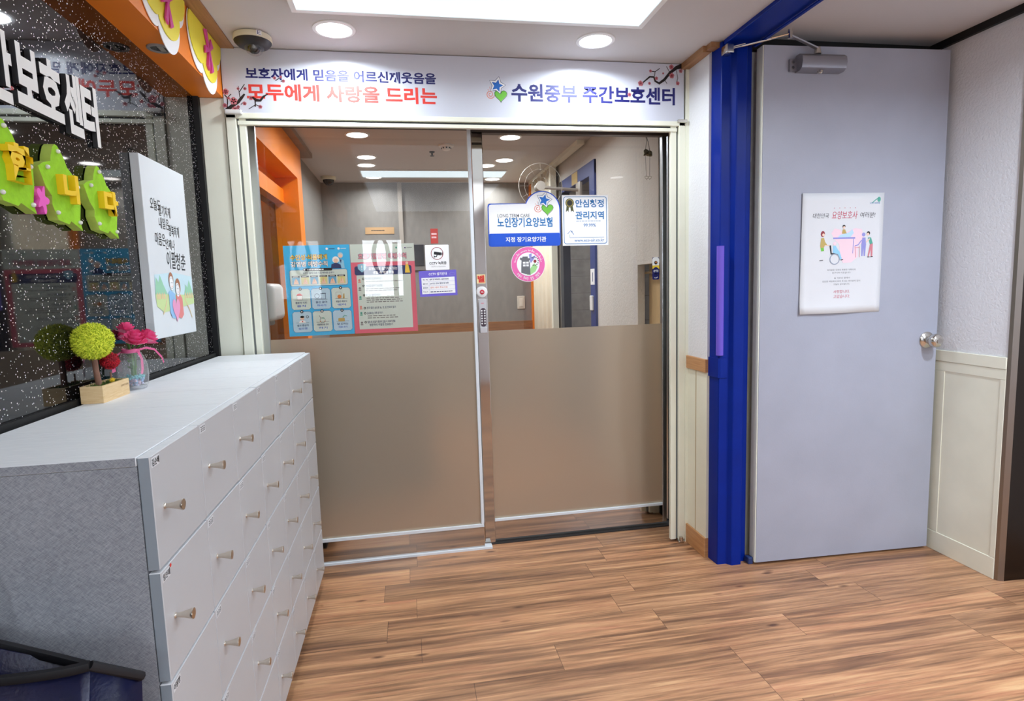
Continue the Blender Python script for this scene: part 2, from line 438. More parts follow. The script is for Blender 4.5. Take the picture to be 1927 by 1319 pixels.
def text3d(mb, t, pl, box, depth, m, side=None, bold=.03):
    V, F = text_mesh(t, bold, .5)
    x0 = min(v.x for v in V); x1 = max(v.x for v in V); y0 = min(v.y for v in V); y1 = max(v.y for v in V)
    u0, v0, u1, v1 = box
    q = [mb.bm.verts.new(pl.p(u0+(v.x-x0)/(x1-x0)*(u1-u0), v0+(v.y-y0)/(y1-y0)*(v1-v0), (v.z+.5)*depth)) for v in V]
    a, b = [], []
    for f in F:
        zs = {round(V[i].z, 3) for i in f}
        try: (b if len(zs) > 1 else a).append(mb.bm.faces.new([q[i] for i in f]))
        except ValueError: pass
    mb._fin(a, m); mb._fin(b, side or m)
def simple(name, a, b, m, label=None, cat=None, kind=None, parent=None, bev=0):
    mb = MB(); mb.box(a, b, m, bev); o = mb.build(name, parent)
    return tag(o, label, cat, None, kind)
def struct(name, a, b, m, label=None, bev=0): return simple(name, a, b, m, label, None, 'structure', None, bev)

# ================================================================== THE SETTING
ZC = 2.14; ZE = 2.112; XW = -.747; YF = 2.45
struct('floor', (-1.0, -2.4, -.06), (3.1, 5.6, 0), FLOOR, 'reddish brown wood plank floor')
struct('ceiling', (-1.0, 2.455, ZC), (3.1, 5.6, ZC+.08), CEIL, 'flat off-white ceiling of the inner room')
struct('ceiling_entrance', (-1.0, -2.4, ZE), (1.30, 2.455, ZC+.08), CEIL, 'flat off-white entrance ceiling')
struct('ceiling_lobby', (1.30, -2.4, ZC), (3.1, 2.455, ZC+.08), CEIL, 'flat off-white lobby ceiling')
struct('wall_left', (-.86, -2.3, 0), (XW, 2.43, 1.93), GLIT, 'glossy black glitter wall panel behind the lockers')
struct('trim_1', (XW, -2.3, .93), (-.738, 2.43, .974), BLACK, 'black strip along the foot of the glitter panel')
struct('trim_2', (-.80, 2.432, 0), (-.728, 2.49, 1.93), BLACK, 'black upright strip between glitter panel and cream pillar')
struct('trim_3', (-.86, -2.3, 1.93), (-.645, 2.449, 2.106), ORANGE, 'orange soffit box above the glitter panel')
struct('trim_4', (-.86, -2.3, 2.106), (-.592, 2.449, ZE), OAKY, 'wooden strip between orange soffit and ceiling')
mb = MB(); mb.box((-.8, 2.46, 1.90), (1.3, 2.74, ZC), DARK); tag(mb.build('wall_front'), 'wall above the glass doors', None, None, 'structure')
# cream pillar left of the sliding doors
mb = MB(); mb.box((-.728, 2.45, 0), (-.644, 2.75, 1.93), CREAM_AL, .002); mb.box((-.9, 2.49, 0), (-.728, 2.75, 1.93), BLACK)
tag(mb.build('wall_front_pillar'), 'cream metal pillar beside the black wall', None, None, 'structure')
# sliding door frame
mb = MB()
mb.box((-.640, 2.442, 0), (-.604, 2.74, 1.873), CREAM_AL, .002)
mb.box((-.604, 2.456, 0), (-.596, 2.475, 1.873), GROOVE)
mb.box((-.596, 2.45, 0), (-.572, 2.47, 1.873), CREAM_AL, .002)
mb.box((-.64, 2.442, 1.857), (1.205, 2.49, 1.876), CREAM_AL, .001)
mb.box((-.60, 2.458, 1.848), (1.17, 2.475, 1.857), mat('dark_groove', (70, 72, 74), .5))
mb.box((-.60, 2.446, 1.834), (1.17, 2.466, 1.848), CREAM_AL, .001)
mb.box((1.178, 2.442, .012), (1.208, 2.49, 1.873), CREAM_AL, .002)
mb.box((1.169, 2.456, .012), (1.178, 2.475, 1.86), GROOVE)
mb.box((1.143, 2.45, .012), (1.169, 2.468, 1.86), CREAM_AL, .002)
tag(mb.build('trim_5'), 'cream aluminium frame around the sliding glass doors', None, None, 'structure')
mb = MB(); mb.box((1.172, 2.425, 0), (1.198, 2.45, .012), CHROME, .003); mb.cyl((1.185, 2.43, .012), (1.185, 2.43, .03), .008, CHROME)
tag(mb.build('foot_bolt'), 'small metal bolt at the foot of the right cream door jamb', 'bolt')
# wall between glass doors and blue doorway
mb = MB(); mb.box((1.222, 2.27, .868), (1.33, 2.47, ZC), WP); tag(mb.build('wall_right'), 'narrow white embossed wall right of the glass doors', None, None, 'structure')
mb = MB(); mb.box((1.221, 2.27, .088), (1.33, 2.46, .812), CREAM); mb.box((1.2195, 2.362, .088), (1.2215, 2.366, .812), mat('seam_tan', (190, 170, 130), .6))
mb.box((1.208, 2.44, .0), (1.3, 2.472, 2.1), CREAM_AL)
tag(mb.build('wall_right_wainscot'), 'cream lower panelling of the narrow right wall', None, None, 'structure')
struct('trim_6', (1.212, 2.27, .812), (1.33, 2.46, .868), OAK, 'wooden dado rail left of the blue door frame', .002)
struct('baseboard_right', (1.213, 2.27, 0), (1.33, 2.46, .088), OAK, 'wooden skirting left of the blue door frame', .002)
mb = MB(); mb.box((1.188, 2.255, 2.088), (1.222, 2.449, ZE), OAKY); mb.box((1.20, 2.215, 2.092), (1.296, 2.258, ZE), OAKY)
tag(mb.build('trim_7'), 'wooden ceiling strip above the blue door frame', None, None, 'structure')
# blue door frame
PXY = Plane((0, 0, 0), (1, 0, 0), (0, 1, 0), (0, 0, 1))
mb = MB()
mb.prism(PXY, [(1.232, 2.275), (1.236, 2.205), (1.238, 2.20), (1.272, 2.20), (1.276, 2.198), (1.288, 2.182), (1.292, 2.18), (1.331, 2.18), (1.333, 2.182), (1.333, 2.275)], 0, 2.108, BLUE)
mb.prism(PXY, [(1.3335, 2.20), (1.338, 2.20), (1.338, 2.27), (1.3335, 2.27)], 0, 2.1, GROOVE)
mb.prism(PXY, [(1.338, 2.205), (1.366, 2.205), (1.366, 2.27), (1.338, 2.27)], 0, 2.1, BLUE)
mb.prism(PXY, [(1.226, 2.275), (1.231, 2.198), (1.240, 2.194), (1.270, 2.196), (1.272, 2.2), (1.232, 2.279)], .80, .88, BLUE)
mb.box((1.243, -.9, 2.096), (1.366, 2.199, ZC-.001), BLUE, .003); mb.box((1.355, -.9, 2.084), (1.366, 2.18, 2.09), BLUE)
mb.box((1.236, -1.03, 0), (1.366, -.9, ZC-.001), BLUE, .003)
tag(mb.build('trim_8'), 'glossy blue metal door frame with head beam', None, None, 'structure')
# lobby beyond the blue doorway
struct('wall_back', (1.333, 2.262, .87), (2.30, 2.40, ZC), WP, 'white wall behind the grey door')
struct('wall_back_wainscot', (1.333, 2.258, 0), (2.30, 2.40, .87), CREAM, 'cream panelling behind the grey door')
struct('trim_9', (1.366, 2.235, 2.098), (2.212, 2.262, ZC), BLACK, 'black ceiling trim over the grey door')
mb = MB(); mb.box((2.212, 1.842, .872), (2.34, 2.262, ZC), WP); tag(mb.build('wall_lobby'), 'white embossed wall right of the grey door', None, None, 'structure')
mb = MB(); mb.box((2.208, 1.842, 0), (2.34, 2.262, .872), CREAM, .002)
SEAMC = mat('seam_shadow', (206, 198, 168), .6)
mb.box((2.2035, 1.842, .83), (2.209, 2.262, .876), CREAM, .002)
mb.box((2.2045, 1.842, 0), (2.209, 2.262, .085), CREAM, .002)
mb.box((2.2055, 2.10, .086), (2.209, 2.262, .789), CREAM, .001); mb.box((2.2055, 1.842, .79), (2.209, 2.262, .829), CREAM, .001); mb.box((2.2055, 1.842, .086), (2.209, 1.862, .789), CREAM, .001)
tag(mb.build('wall_lobby_wainscot'), 'cream framed panelling right of the grey door', None, None, 'structure')
struct('trim_10', (2.196, 1.82, 2.112), (2.22, 2.262, ZC), BLACK, 'black ceiling trim along the lobby wall')
mb = MB()
mb.prism(PXY, [(2.2075, 1.8415), (2.212, 1.83), (2.232, 1.822), (2.24, 1.83), (2.34, 1.8415)], 0, ZC, ELEV2)
mb.prism(PXY, [(2.232, 1.822), (2.62, 1.80), (2.62, 1.84), (2.24, 1.84)], 0, ZC, ELEV)
tag(mb.build('trim_11'), 'dark stainless steel elevator surround', None, None, 'structure')
struct('wall_lobby_side', (2.62, -2.3, 0), (2.74, 1.84, ZC), WP, 'plain lobby wall beyond the right edge of the picture')
# wall behind the camera with a bright window
mb = MB()
WX0, WX1, WZ0, WZ1 = -.5, -.045, 1.1, 1.815
mb.box((-.86, -2.16, 0), (WX0, -2.04, ZC), WP); mb.box((WX1, -2.16, 0), (2.74, -2.04, ZC), WP)
mb.box((WX0, -2.16, 0), (WX1, -2.04, WZ0), WP); mb.box((WX0, -2.16, WZ1), (WX1, -2.04, ZC), WP)
tag(mb.build('wall_rear'), 'white wall behind the viewer', None, None, 'structure')
w = thing('window_1', ((WX0+WX1)/2, -2.1, WZ0), 'bright daylight window behind the viewer', None, None, 'structure')
mb = MB(); mb.box((WX0, -2.14, WZ0), (WX1, -2.13, WZ1), emit('daylight_pane', (240, 248, 255), E_WINDOW)); mb.build('pane', w)
mb = MB(); mb.box((WX0, -2.13, WZ1-.03), (WX1, -2.05, WZ1), WHITE); mb.box((WX0, -2.13, WZ0), (WX1, -2.05, WZ0+.02), WHITE); mb.build('window_frame', w)
pl = Plane((0, -2.128, 0), (-1, 0, 0), (0, 0, 1), (0, 1, 0)); a = Art(pl)
a.stroke([(.29+.085*math.cos(2*math.pi*i/28), 1.6+.21*math.sin(2*math.pi*i/28)) for i in range(28)], [.022+.03*abs(math.cos(2*math.pi*i/28)) for i in range(28)], mat('grey_decal', (150, 146, 142), .6), 1, True)
a.stroke([(.12, 1.76), (.13, 1.5), (.13, 1.12)], .06, MATS['grey_decal'], 1)
a.build('decal', w)

# ------------------------------------------------------------------ sliding glass doors
FILM_TOP = 1.003
d = thing('door_1', (-.15, 2.6, 0), 'left sliding glass door with two posters and frosted lower half', None, None, 'structure')
mb = MB(); mb.box((-.575, 2.597, .115), (.284, 2.603, 1.885), GLASS); mb.build('glass_pane', d)
mb = MB(); mb.box((-.575, 2.594, .118), (.283, 2.5965, FILM_TOP), FROST); mb.build('frosted_film', d)
mb = MB(); mb.box((-.60, 2.59, .008), (.296, 2.61, .104), STEEL, .001); mb.build('kick_plate', d)
mb = MB(); mb.box((-.60, 2.586, .104), (.296, 2.612, .118), WHITE_AL, .001); mb.build('bottom_rail', d)
mb = MB(); mb.box((-.60, 2.588, .118), (-.574, 2.612, 1.9), ALU, .002); mb.build('stile', d)
mb = MB(); mb.box((.283, 2.586, .118), (.297, 2.612, 1.9), WHITE_AL, .002); mb.build('stile', d)
d2 = thing('door_2', (.76, 2.645, 0), 'right sliding glass door with plaque stickers and polished steel stile', None, None, 'structure')
mb = MB(); mb.box((.35, 2.642, .115), (1.188, 2.648, 1.87), GLASS); mb.build('glass_pane', d2)
mb = MB(); mb.box((.352, 2.639, .118), (1.186, 2.6415, .999), FROST); mb.build('frosted_film', d2)
mb = MB(); mb.box((.302, 2.625, .002), (.352, 2.66, 1.866), STEEL, .003); mb.build('stile', d2)
mb = MB(); mb.box((1.186, 2.632, .02), (1.208, 2.66, 1.865), ALU, .002); mb.build('stile', d2)
mb = MB(); mb.box((1.2245, 2.655, .02), (1.2335, 2.70, 1.88), ALU, .002); mb.build('guide_strip', d2)
mb = MB(); mb.box((.352, 2.632, .02), (1.186, 2.658, .106), STEEL, .001); mb.build('kick_plate', d2)
mb = MB(); mb.box((.352, 2.63, .106), (1.186, 2.66, .118), WHITE_AL, .001); mb.build('bottom_rail', d2)
mb = MB(); mb.box((.302, 2.628, 1.862), (1.215, 2.662, 1.895), mat('dark_rail', (92, 84, 78), .4), .001); mb.build('top_rail', d2)
struct('trim_12', (-.60, 2.578, 0), (.33, 2.62, .009), WHITE_AL, 'thin white threshold strip under the left glass door')
struct('trim_13', (.33, 2.618, 0), (1.237, 2.70, .006), DARK, 'dark floor track under the right glass door')
struct('trim_14', (1.238, 2.475, 0), (1.33, 2.748, 1.90), BLACK, 'dark gap strip beside the right glass door')

# ------------------------------------------------------------------ grey steel door
DA = math.atan2(-.03, .80); ux = Vector((math.cos(DA), math.sin(DA), 0)); DN = Vector((math.sin(DA), -math.cos(DA), 0))
DP = Plane((1.388, 2.158, 0), ux, (0, 0, 1), DN)      # front face of the grey door, u from the hinge
DW = .80
d3 = thing('door_3', (1.388, 2.158, 0), 'grey painted steel door standing open in the blue frame', None, None, 'structure')
mb = MB(); mb.prism(DP, rrect(0, .012, DW, 2.085), -.045, 0, DOORG); mb.build('door_leaf', d3)
mb = MB(); mb.prism(DP, rrect(-.004, .012, -.0005, 2.085), -.045, -.002, CREAM_AL); mb.build('hinge_edge', d3)
kp = DP.p(.752, .922)
mb = MB(); mb.lathe(kp, DN, [(.034, 0), (.034, .004), (.028, .010), (.016, .014), (.015, .022), (.018, .026), (.026, .034), (.0285, .045), (.026, .056), (.02, .062), (.012, .064)], CHROME, 28)
mb.lathe(kp+DN*.064, DN, [(.011, 0), (.011, .003), (.004, .004)], STEEL, 16); mb.build('door_knob', d3, True)
mb = MB(); mb.box((1.362, 2.17, 0), (1.384, 2.2, .03), mat('pivot_blue', (40, 60, 110), .4), .004); mb.build('pivot', d3)

# door closer
t = thing('door_closer', DP.p(.2, 1.98), 'silver hydraulic door closer with jointed arm on top of the grey door', 'door closer')
mb = MB()
prof = [(.0, .0), (.0, .055), (.008, .062), (.03, .062), (.046, .05), (.05, .03), (.044, .008), (.03, .0)]
GUN = mat('gunmetal_paint', (150, 150, 158), .35, .7)
q0 = Plane(DP.p(.128, 1.983), DN, (0, 0, 1), -ux)
mb.prism(Plane(DP.p(.128, 1.983), DN, (0, 0, 1), ux), prof, 0, .185, GUN); mb.prism(DP, rrect(.100, 1.987, .128, 2.033, .003), 0, .012, GUN)
for vv in (2.0, 2.02): mb.lathe(DP.p(.112, vv, .012), DN, [(.006, 0), (.005, .003), (.001, .003)], STEEL, 12)
mb.build('closer_body', t, True, 30)
mb = MB(); mb.lathe(DP.p(.215, 1.985, .028), (0, 0, -1), [(.011, 0), (.011, .008), (.007, .011)], CHROME, 16); mb.build('valve_cap', t, True)
piv = DP.p(.2, 2.045, .03); elb = Vector((1.445, 2.085, 2.098)); brk = Vector((1.242, 2.165, 2.066))
mb = MB(); mb.cyl(piv, piv+Vector((0, 0, .024)), .014, CHROME, .01); mb.tube([piv+Vector((0, 0, .02)), piv.lerp(elb, .5)+Vector((0, 0, .008)), elb-Vector((0, 0, .006))], [.010, .0085, .009], GUN, 8, .45); mb.build('main_arm', t, True)
mb = MB(); mb.cyl(elb-Vector((0, 0, .016)), elb+Vector((0, 0, .016)), .0085, CHROME); mb.tube([elb, elb.lerp(brk, .3)], .007, CHROME, 8, .6); mb.tube([elb.lerp(brk, .3), elb.lerp(brk, .78)], .0045, CHROME, 10); mb.tube([elb.lerp(brk, .76), brk], .0035, CHROME, 8); mb.tube([elb.lerp(brk, .72)+Vector((0, 0, .006)), brk+Vector((0, 0, .006))], .003, CHROME, 8); mb.build('forearm', t, True)
mb = MB(); mb.box((1.232, 2.155, 2.052), (1.262, 2.199, 2.084), CHROME, .003); mb.cyl(brk-Vector((0, 0, .016)), brk+Vector((0, 0, .014)), .007, CHROME); mb.build('bracket', t, True)
# violet foam edge guard on the blue jamb
mb = MB(); mb.tube([(1.238, 2.2, .893), (1.238, 2.2, 1.332)], .0145, mat('violet_foam', (112, 88, 204), .7), 14)
tag(mb.build('foam_edge_guard', None, True), 'violet foam edge guard strip on the blue door frame', 'edge guard')

# ================================================================== THE ROOM BEHIND THE GLASS
GREY_TILE = mat('grey_tile', (176, 172, 166), .4)
g = NG(GREY_TILE); sp_ = g.n('ShaderNodeSeparateXYZ'); g.put(sp_.inputs[0], g.pos())
ln = g.math('LESS_THAN', g.math('FRACT', g.math('DIVIDE', g.math('ADD', sp_.outputs[2], .07), .148)), .02)
g.set('Base Color', g.mix(ln, g.ramp(g.noise(g.pos(), 14, 4), [(.3, (160, 156, 150)), (.7, (186, 182, 176))]), lin((120, 116, 112))))
struct('wall_inner_back', (-1.0, 5.47, 0), (1.35, 5.6, ZC), GREIGE, 'greige far wall seen through the glass')
mb = MB(); mb.box((-.045, 5.44, .87), (-.008, 5.47, ZC), mat('joint_strip', (164, 156, 146), .6)); tag(mb.build('trim_15'), 'vertical joint strip on the far wall', None, None, 'structure')
struct('trim_16', (-.7, 5.44, .78), (1.22, 5.47, .868), m_wood('brown_rail', (126, 84, 50), (156, 108, 66), (6, 60, 90)), 'brown wooden rail across the far wall')
mb = MB()
mb.box((1.22, 3.02, 0), (1.26, 3.70, ZC), WP_IN); mb.box((1.22, 2.75, 1.29), (1.4, 3.02, ZC), WP_IN)
mb.box((1.22, 3.70, 1.985), (1.26, 4.575, ZC), WP_IN); mb.box((1.22, 4.575, 0), (1.26, 5.47, ZC), WP_IN)
tag(mb.build('wall_inner_right'), 'embossed beige wall with a niche, behind the right glass door', None, None, 'structure')
mb = MB(); mb.box((1.285, 2.75, 0), (1.4, 3.02, 1.29), mat('tan_panel', (206, 178, 132), .5)); mb.box((1.26, 2.75, 1.24), (1.285, 3.02, 1.252), mat('tan_edge', (150, 124, 84), .5))
tag(mb.build('wall_niche'), 'tan panel in the low wall niche', None, None, 'structure')
BLUE_IN = m_paint('inner_blue_paint', (44, 62, 128), .4, .04, .02, 8)
mb = MB(); mb.box((1.205, 3.70, 0), (1.265, 3.805, 1.985), BLUE_IN, .003); mb.box((1.205, 4.49, 0), (1.265, 4.575, 1.985), mat('dark_jamb', (36, 38, 48), .4), .003)
mb.box((1.2055, 3.70, 1.895), (1.265, 4.575, 1.985), BLUE_IN, .003)
tag(mb.build('trim_17'), 'blue door frame in the beige inner wall', None, None, 'structure')
mb = MB(); mb.box((2.1, 3.4, 0), (2.2, 5.4, ZC), GREY_TILE); mb.box((1.26, 5.05, 0), (2.1, 5.15, ZC), GREY_TILE); mb.box((1.40, 3.4, 0), (2.1, 3.5, ZC), GREY_TILE)
tag(mb.build('wall_washroom'), 'grey tiled washroom walls through the blue door frame', None, None, 'structure')
mb = MB(); mb.box((1.15, 5.40, 0), (1.221, 5.47, ZC), ORANGE); tag(mb.build('trim_18'), 'orange corner strip on the far right of the inner room', None, None, 'structure')
mb = MB(); mb.box((-1.0, 2.75, 0), (-.79, 3.98, 1.78), mat('dark_glass_panel', (26, 26, 28), .06)); tag(mb.build('wall_inner_left'), 'dark glossy panel wall under the inner orange soffit', None, None, 'structure')
mb = MB(); mb.box((-1.0, 2.75, 1.91), (-.645, 4.13, 2.11), ORANGE); mb.box((-1.0, 3.97, 0), (-.645, 4.13, 1.91), ORANGE); mb.box((-1.0, 2.75, 1.755), (-.735, 3.97, 1.84), ORANGE); mb.box((-1.0, 2.75, 1.84), (-.78, 3.97, 1.91), ORANGE)
tag(mb.build('trim_19'), 'orange soffit and column in the inner room', None, None, 'structure')
struct('trim_20', (-1.0, 2.75, 2.11), (-.60, 4.35, ZC), mat('inner_ceiling_strip', (150, 128, 112), .6), 'flat strip between inner soffit and ceiling')
struct('wall_inner_left_far', (-1.0, 4.131, 0), (-.70, 5.47, ZC), GREIGE, 'greige left wall at the far end of the inner room')

# ------------------------------------------------------------------ lights
def downlight(x, y, label, group, e_mat, power, r=.062, ZC=2.14):
    t = thing('ceiling_downlight', (x, y, ZC), label, 'ceiling light', group)
    mb = MB(); mb.lathe((x, y, ZC), (0, 0, -1), [(r+.014, 0), (r+.013, .003), (r+.001, .005), (r+.001, .001)], WHITE, 40, False); mb.build('trim_ring', t, True)
    mb = MB(); mb.lathe((x, y, ZC), (0, 0, -1), [(r, 0), (r, .002)], e_mat, 40); mb.build('diffuser', t)
    L = bpy.data.lights.new('downlight_beam', 'AREA'); L.shape = 'DISK'; L.size = 2*r*.95; L.energy = power; L.spread = SPREAD; L.color = (.86, .955, 1.04)
    lo = bpy.data.objects.new('beam', L); COL.objects.link(lo); lo.parent = t; lo.location = (0, 0, -.0035); ORG[lo.name] = Vector((x, y, ZC))
    return t
ED = emit('downlight_white', (250, 252, 255), E_DISC)
l0 = downlight(-.209, 2.25, 'round white downlight over the left half of the sign board', 'downlights in the entrance ceiling', ED, P_DOWN, .06, ZE)
l1 = copy_tree(l0, None, Vector((.955, 0, 0))); l1['label'] = 'round white downlight over the right half of the sign board'
for k, (x, y) in enumerate([(-.216, -.1), (.77, -.1), (-.216, -1.3), (.77, -1.3)]):  # unseen downlights added to brighten surfaces that face the camera
    dz = 0
    c = copy_tree(l0, None, Vector((x+.209, y-2.25, dz))); 
    for ch in c.children:
        if ch.type == 'LIGHT': ch.data = ch.data.copy(); ch.data.energy = P_REAR_FILL
    c['label'] = ['added unseen fill downlight just behind the viewer on the left', 'added unseen fill downlight just behind the viewer on the right', 'added unseen fill downlight by the rear wall on the left', 'added unseen fill downlight by the rear wall on the right'][k]
for k, (x, y) in enumerate([(1.9, 1.0), (1.9, .1), (1.9, -1.0)]):  # unseen downlights added to brighten the lobby walls and door
    dz = ZC-ZE
    c = copy_tree(l0, None, Vector((x+.209, y-2.25, dz)))
    for ch in c.children:
        if ch.type == 'LIGHT': ch.data = ch.data.copy(); ch.data.energy = P_LOBBY_FILL; ch.data.color = (.82, .93, 1.08)
    c['label'] = ['added unseen lobby fill downlight near the steel surround', 'added unseen lobby fill downlight level with the viewer', 'added unseen lobby fill downlight by the rear wall'][k]; c['group'] = 'added fill downlights in the lobby ceiling'
IN = [(-.255, 3.81, 'left front inner downlight, nearest the glass above the blue poster'), (.692, 3.82, 'right front inner downlight, nearest the glass beside the steel stile'),
      (-.242, 4.43, 'left inner downlight, upper of the close pair'), (-.261, 4.71, 'left inner downlight, lower of the close pair just above the inner light panel'),
      (.766, 4.50, 'right inner downlight, second from the glass, above the fan ring'), (.655, 4.70, 'right inner downlight beside the steel stile just above the inner light panel'),
      (-.233, 5.2, 'left rear inner downlight below the inner light panel'), (.785, 5.28, 'right rear inner downlight below the inner light panel')]
IN += [(1.75, 4.25, 'added washroom fill light out of sight behind the blue inner door frame'), (-.25, 3.35, 'added left inner fill downlight hidden behind the door header'), (.69, 3.35, 'added right inner fill downlight hidden behind the door header')]  # out-of-sight lamps added to brighten the washroom and the inner right wall
i0 = None
for x, y, lb in IN:
    if i0 is None: i0 = downlight(x, y, lb, 'downlights in the inner room', ED, P_DOWN_IN)
    else:
        c = copy_tree(i0, None, Vector((x-IN[0][0], y-IN[0][1], 0))); c['label'] = lb
t = thing('ceiling_light_panel', (.28, 1.1, ZE), 'large rectangular white light panel in the entrance ceiling', 'light panel')
mb = MB()
for a_, b_ in (((-.325, 2.09, 2.1), (.872, 2.108, ZE)), ((-.325, .1, 2.1), (.872, .118, ZE)), ((-.325, .118, 2.1), (-.308, 2.09, ZE)), ((.854, .118, 2.1), (.872, 2.09, ZE))): mb.box(a_, b_, WHITE)
mb.build('frame', t)
mb = MB(); mb.box((-.308, .118, 2.102), (.854, 2.09, 2.108), emit('panel_light', (226, 244, 255), E_PANEL)); mb.build('diffuser', t)
c = copy_tree(t, None, Vector((0, -2.1, 0))); c['label'] = 'added unseen fill light panel behind the viewer'  # unseen panel added as fill light from the camera side
for ch in c.children:
    if ch.name.startswith('diffuser'):
        ch.data = ch.data.copy(); ch.data.materials[0] = emit('panel_fill_rear', (232, 244, 255), E_REAR_FILL)
t = thing('ceiling_light_panel', (.26, 5.0, ZC), 'narrow bluish light panel on the inner ceiling seen through the glass', 'light panel')
mb = MB(); mb.box((-.325, 4.87, 2.128), (.85, 5.125, ZC), WHITE); mb.build('frame', t)
mb = MB(); mb.box((-.315, 4.885, 2.122), (.84, 5.115, 2.128), emit('panel_light_inner', (216, 240, 255), E_PANEL_IN)); mb.build('diffuser', t)
# unlit spot in the orange soffit
t = thing('soffit_spotlight', (-.689, 1.985, 1.93), 'unlit round spotlight set in the underside of the orange soffit', 'spotlight')
mb = MB(); mb.lathe((-.689, 1.985, 1.93), (0, 0, -1), [(.034, 0), (.033, .004), (.026, .005), (.025, .0005)], mat('grey_ring', (150, 150, 150), .4), 32, False); mb.build('trim_ring', t, True)
mb = MB(); mb.lathe((-.689, 1.985, 1.9295), (0, 0, -1), [(.0255, 0), (.0255, .0005)], mat('dark_lens', (52, 52, 54), .2), 32); mb.box((-.690, 1.965, 1.9265), (-.675, 2.003, 1.929), mat('grey_flap', (168, 166, 160), .3), .001); mb.build('lens', t)

# ================================================================== SIGN BOARD
def flower(a, c, r, L, m=None):
    for k in range(5):
        an = 2*math.pi*k/5+.3; a.circle((c[0]+r*.55*math.cos(an), c[1]+r*.55*math.sin(an)), r*.52, m or PINK, L, 10)
    a.circle(c, r*.3, PINKD, L+1, 8)
def emblem(a, c, k, L):
    """star over a curl and a green heart; c = centre, k = size"""
    def P(x, y): return (c[0]+x*k, c[1]+y*k)
    def star(cx, cy_, R, r, rot): return [P(cx+(R if i % 2 == 0 else r)*math.cos(rot+i*math.pi/5), cy_+(R if i % 2 == 0 else r)*math.sin(rot+i*math.pi/5)) for i in range(10)]
    hp = [P(.2+.27*(16*math.sin(t)**3)/16, -.2+.27*(13*math.cos(t)-5*math.cos(2*t)-2*math.cos(3*t)-math.cos(4*t))/16) for t in [2*math.pi*i/28 for i in range(28)]]
    a.poly(hp, GREENP, L); a.stroke([(x+.012*k, y-.012*k) for x, y in hp], .02*k, GREYP, L, True)
    a.stroke([P(-.24+(.03+.15*t)*math.cos(3.6*math.pi*t+1), -.17+(.03+.15*t)*math.sin(3.6*math.pi*t+1)) for t in [i/30 for i in range(31)]], .035*k, ORPINK, L)
    a.stroke([P(-.35, .04), P(-.29, -.02)], .02*k, ORPINK, L); a.stroke([P(-.26, .14), P(-.24, .03)], .02*k, ORPINK, L)
    a.poly(star(.06, .2, .36, .2, math.pi/2-.25), WHT, L+1); a.stroke(star(.06, .2, .37, .21, math.pi/2-.25), .022*k, NAVY2, L+2, True)
    a.poly(star(.06, .19, .27, .125, math.pi/2-.25), STARB, L+2)
YS = 2.444; SP = facing(YS)
t = thing('sign_board', (.28, YS+.005, 1.873), 'long white sign board with navy and red lettering and plum branches above the glass doors', 'sign')
a = Art(SP); a.sheet(-.642, 1.874, 1.2, 2.109, m_paint('sign_white', (214, 217, 228), .28, .008, 0, 2), .01); a.build('board', t)
def sx(px, py):   # a spot on the sign, read off the photograph
    f = Vector((_r2[i]*(px-963.5)/FPX + _d2[i]*(py-659.5)/FPX + _f[i] for i in range(3))); k = YS/f.y
    return (f.x*k, 1.2+f.z*k)
def tb(l, b, r, t_): # text box from the left-bottom and right-top corners
    p, q = sx(l, b), sx(r, t_); return (p[0], p[1], q[0], q[1])
p0 = sx(461, 131); p1 = sx(820, 139)
a = Art(SP); a.text('보호자에게 믿음을 어르신께웃음을', (p0[0], 1.9985, p1[0], 2.0415), NAVY, 1, .03); a.build('lettering', t)
p0 = sx(464, 170); p1 = sx(822, 177)
a = Art(SP); a.text('모두에게 사랑을 드리는', (p0[0], 1.922, p1[0], 1.985), RED, 1, .032); a.build('lettering', t)
p0 = sx(962, 170); p1 = sx(1270, 176)
a = Art(SP); a.text('수원중부 주간보호센터', (p0[0], 1.941, p1[0], 2.012), NAVY, 1, .03); a.build('lettering', t)
a = Art(SP); emblem(a, sx(933, 170), .095, 1); a.build('emblem', t)
a = Art(SP)   # plum branch, lower left
Q = lambda x, y: sx(400+x/5.994, 20+y/5.994)
a.stroke([Q(150, 1130), Q(215, 1080), Q(290, 1030), Q(330, 980), Q(362, 940)], [.014, .013, .011, .010, .006], BROWN, 1)
for pts, w_ in (([Q(165, 1100), Q(170, 1020), Q(165, 980), Q(135, 950)], .004), ([Q(165, 985), Q(210, 940)], .003), ([Q(310, 980), Q(300, 920), Q(360, 830)], .003), ([Q(300, 920), Q(290, 850)], .002), ([Q(285, 1100), Q(340, 1140)], .002), ([Q(320, 1060), Q(350, 1030)], .0025)): a.stroke(pts, w_, BROWN, 1)
for c, r in ((Q(148, 915), .011), (Q(238, 1018), .0135), (Q(255, 1115), .011), (Q(362, 1048), .007), (Q(140, 1070), .008), (Q(182, 988), .005), (Q(288, 880), .005), (Q(365, 880), .006), (Q(290, 1085), .006)): flower(a, c, r, 2)
a.build('plum_branch', t); a = Art(SP)
a.stroke([Q(450, 975), Q(490, 1010), Q(540, 1015), Q(575, 970), Q(625, 940)], [.006, .011, .009, .007, .003], BROWN, 3)
for pts, w_ in (([Q(480, 1010), Q(485, 1060), Q(482, 1085)], .004), ([Q(480, 1065), Q(410, 1110)], .0025), ([Q(485, 1060), Q(535, 1080)], .002)): a.stroke(pts, w_, BROWN, 3)
for c, r in ((Q(435, 985), .008), (Q(540, 1085), .007)): flower(a, c, r, 3)
a.build('plum_branch', t); a = Art(SP)
for c, r in ((Q(700, 760), .006), (Q(770, 750), .005)): flower(a, c, r, 3)
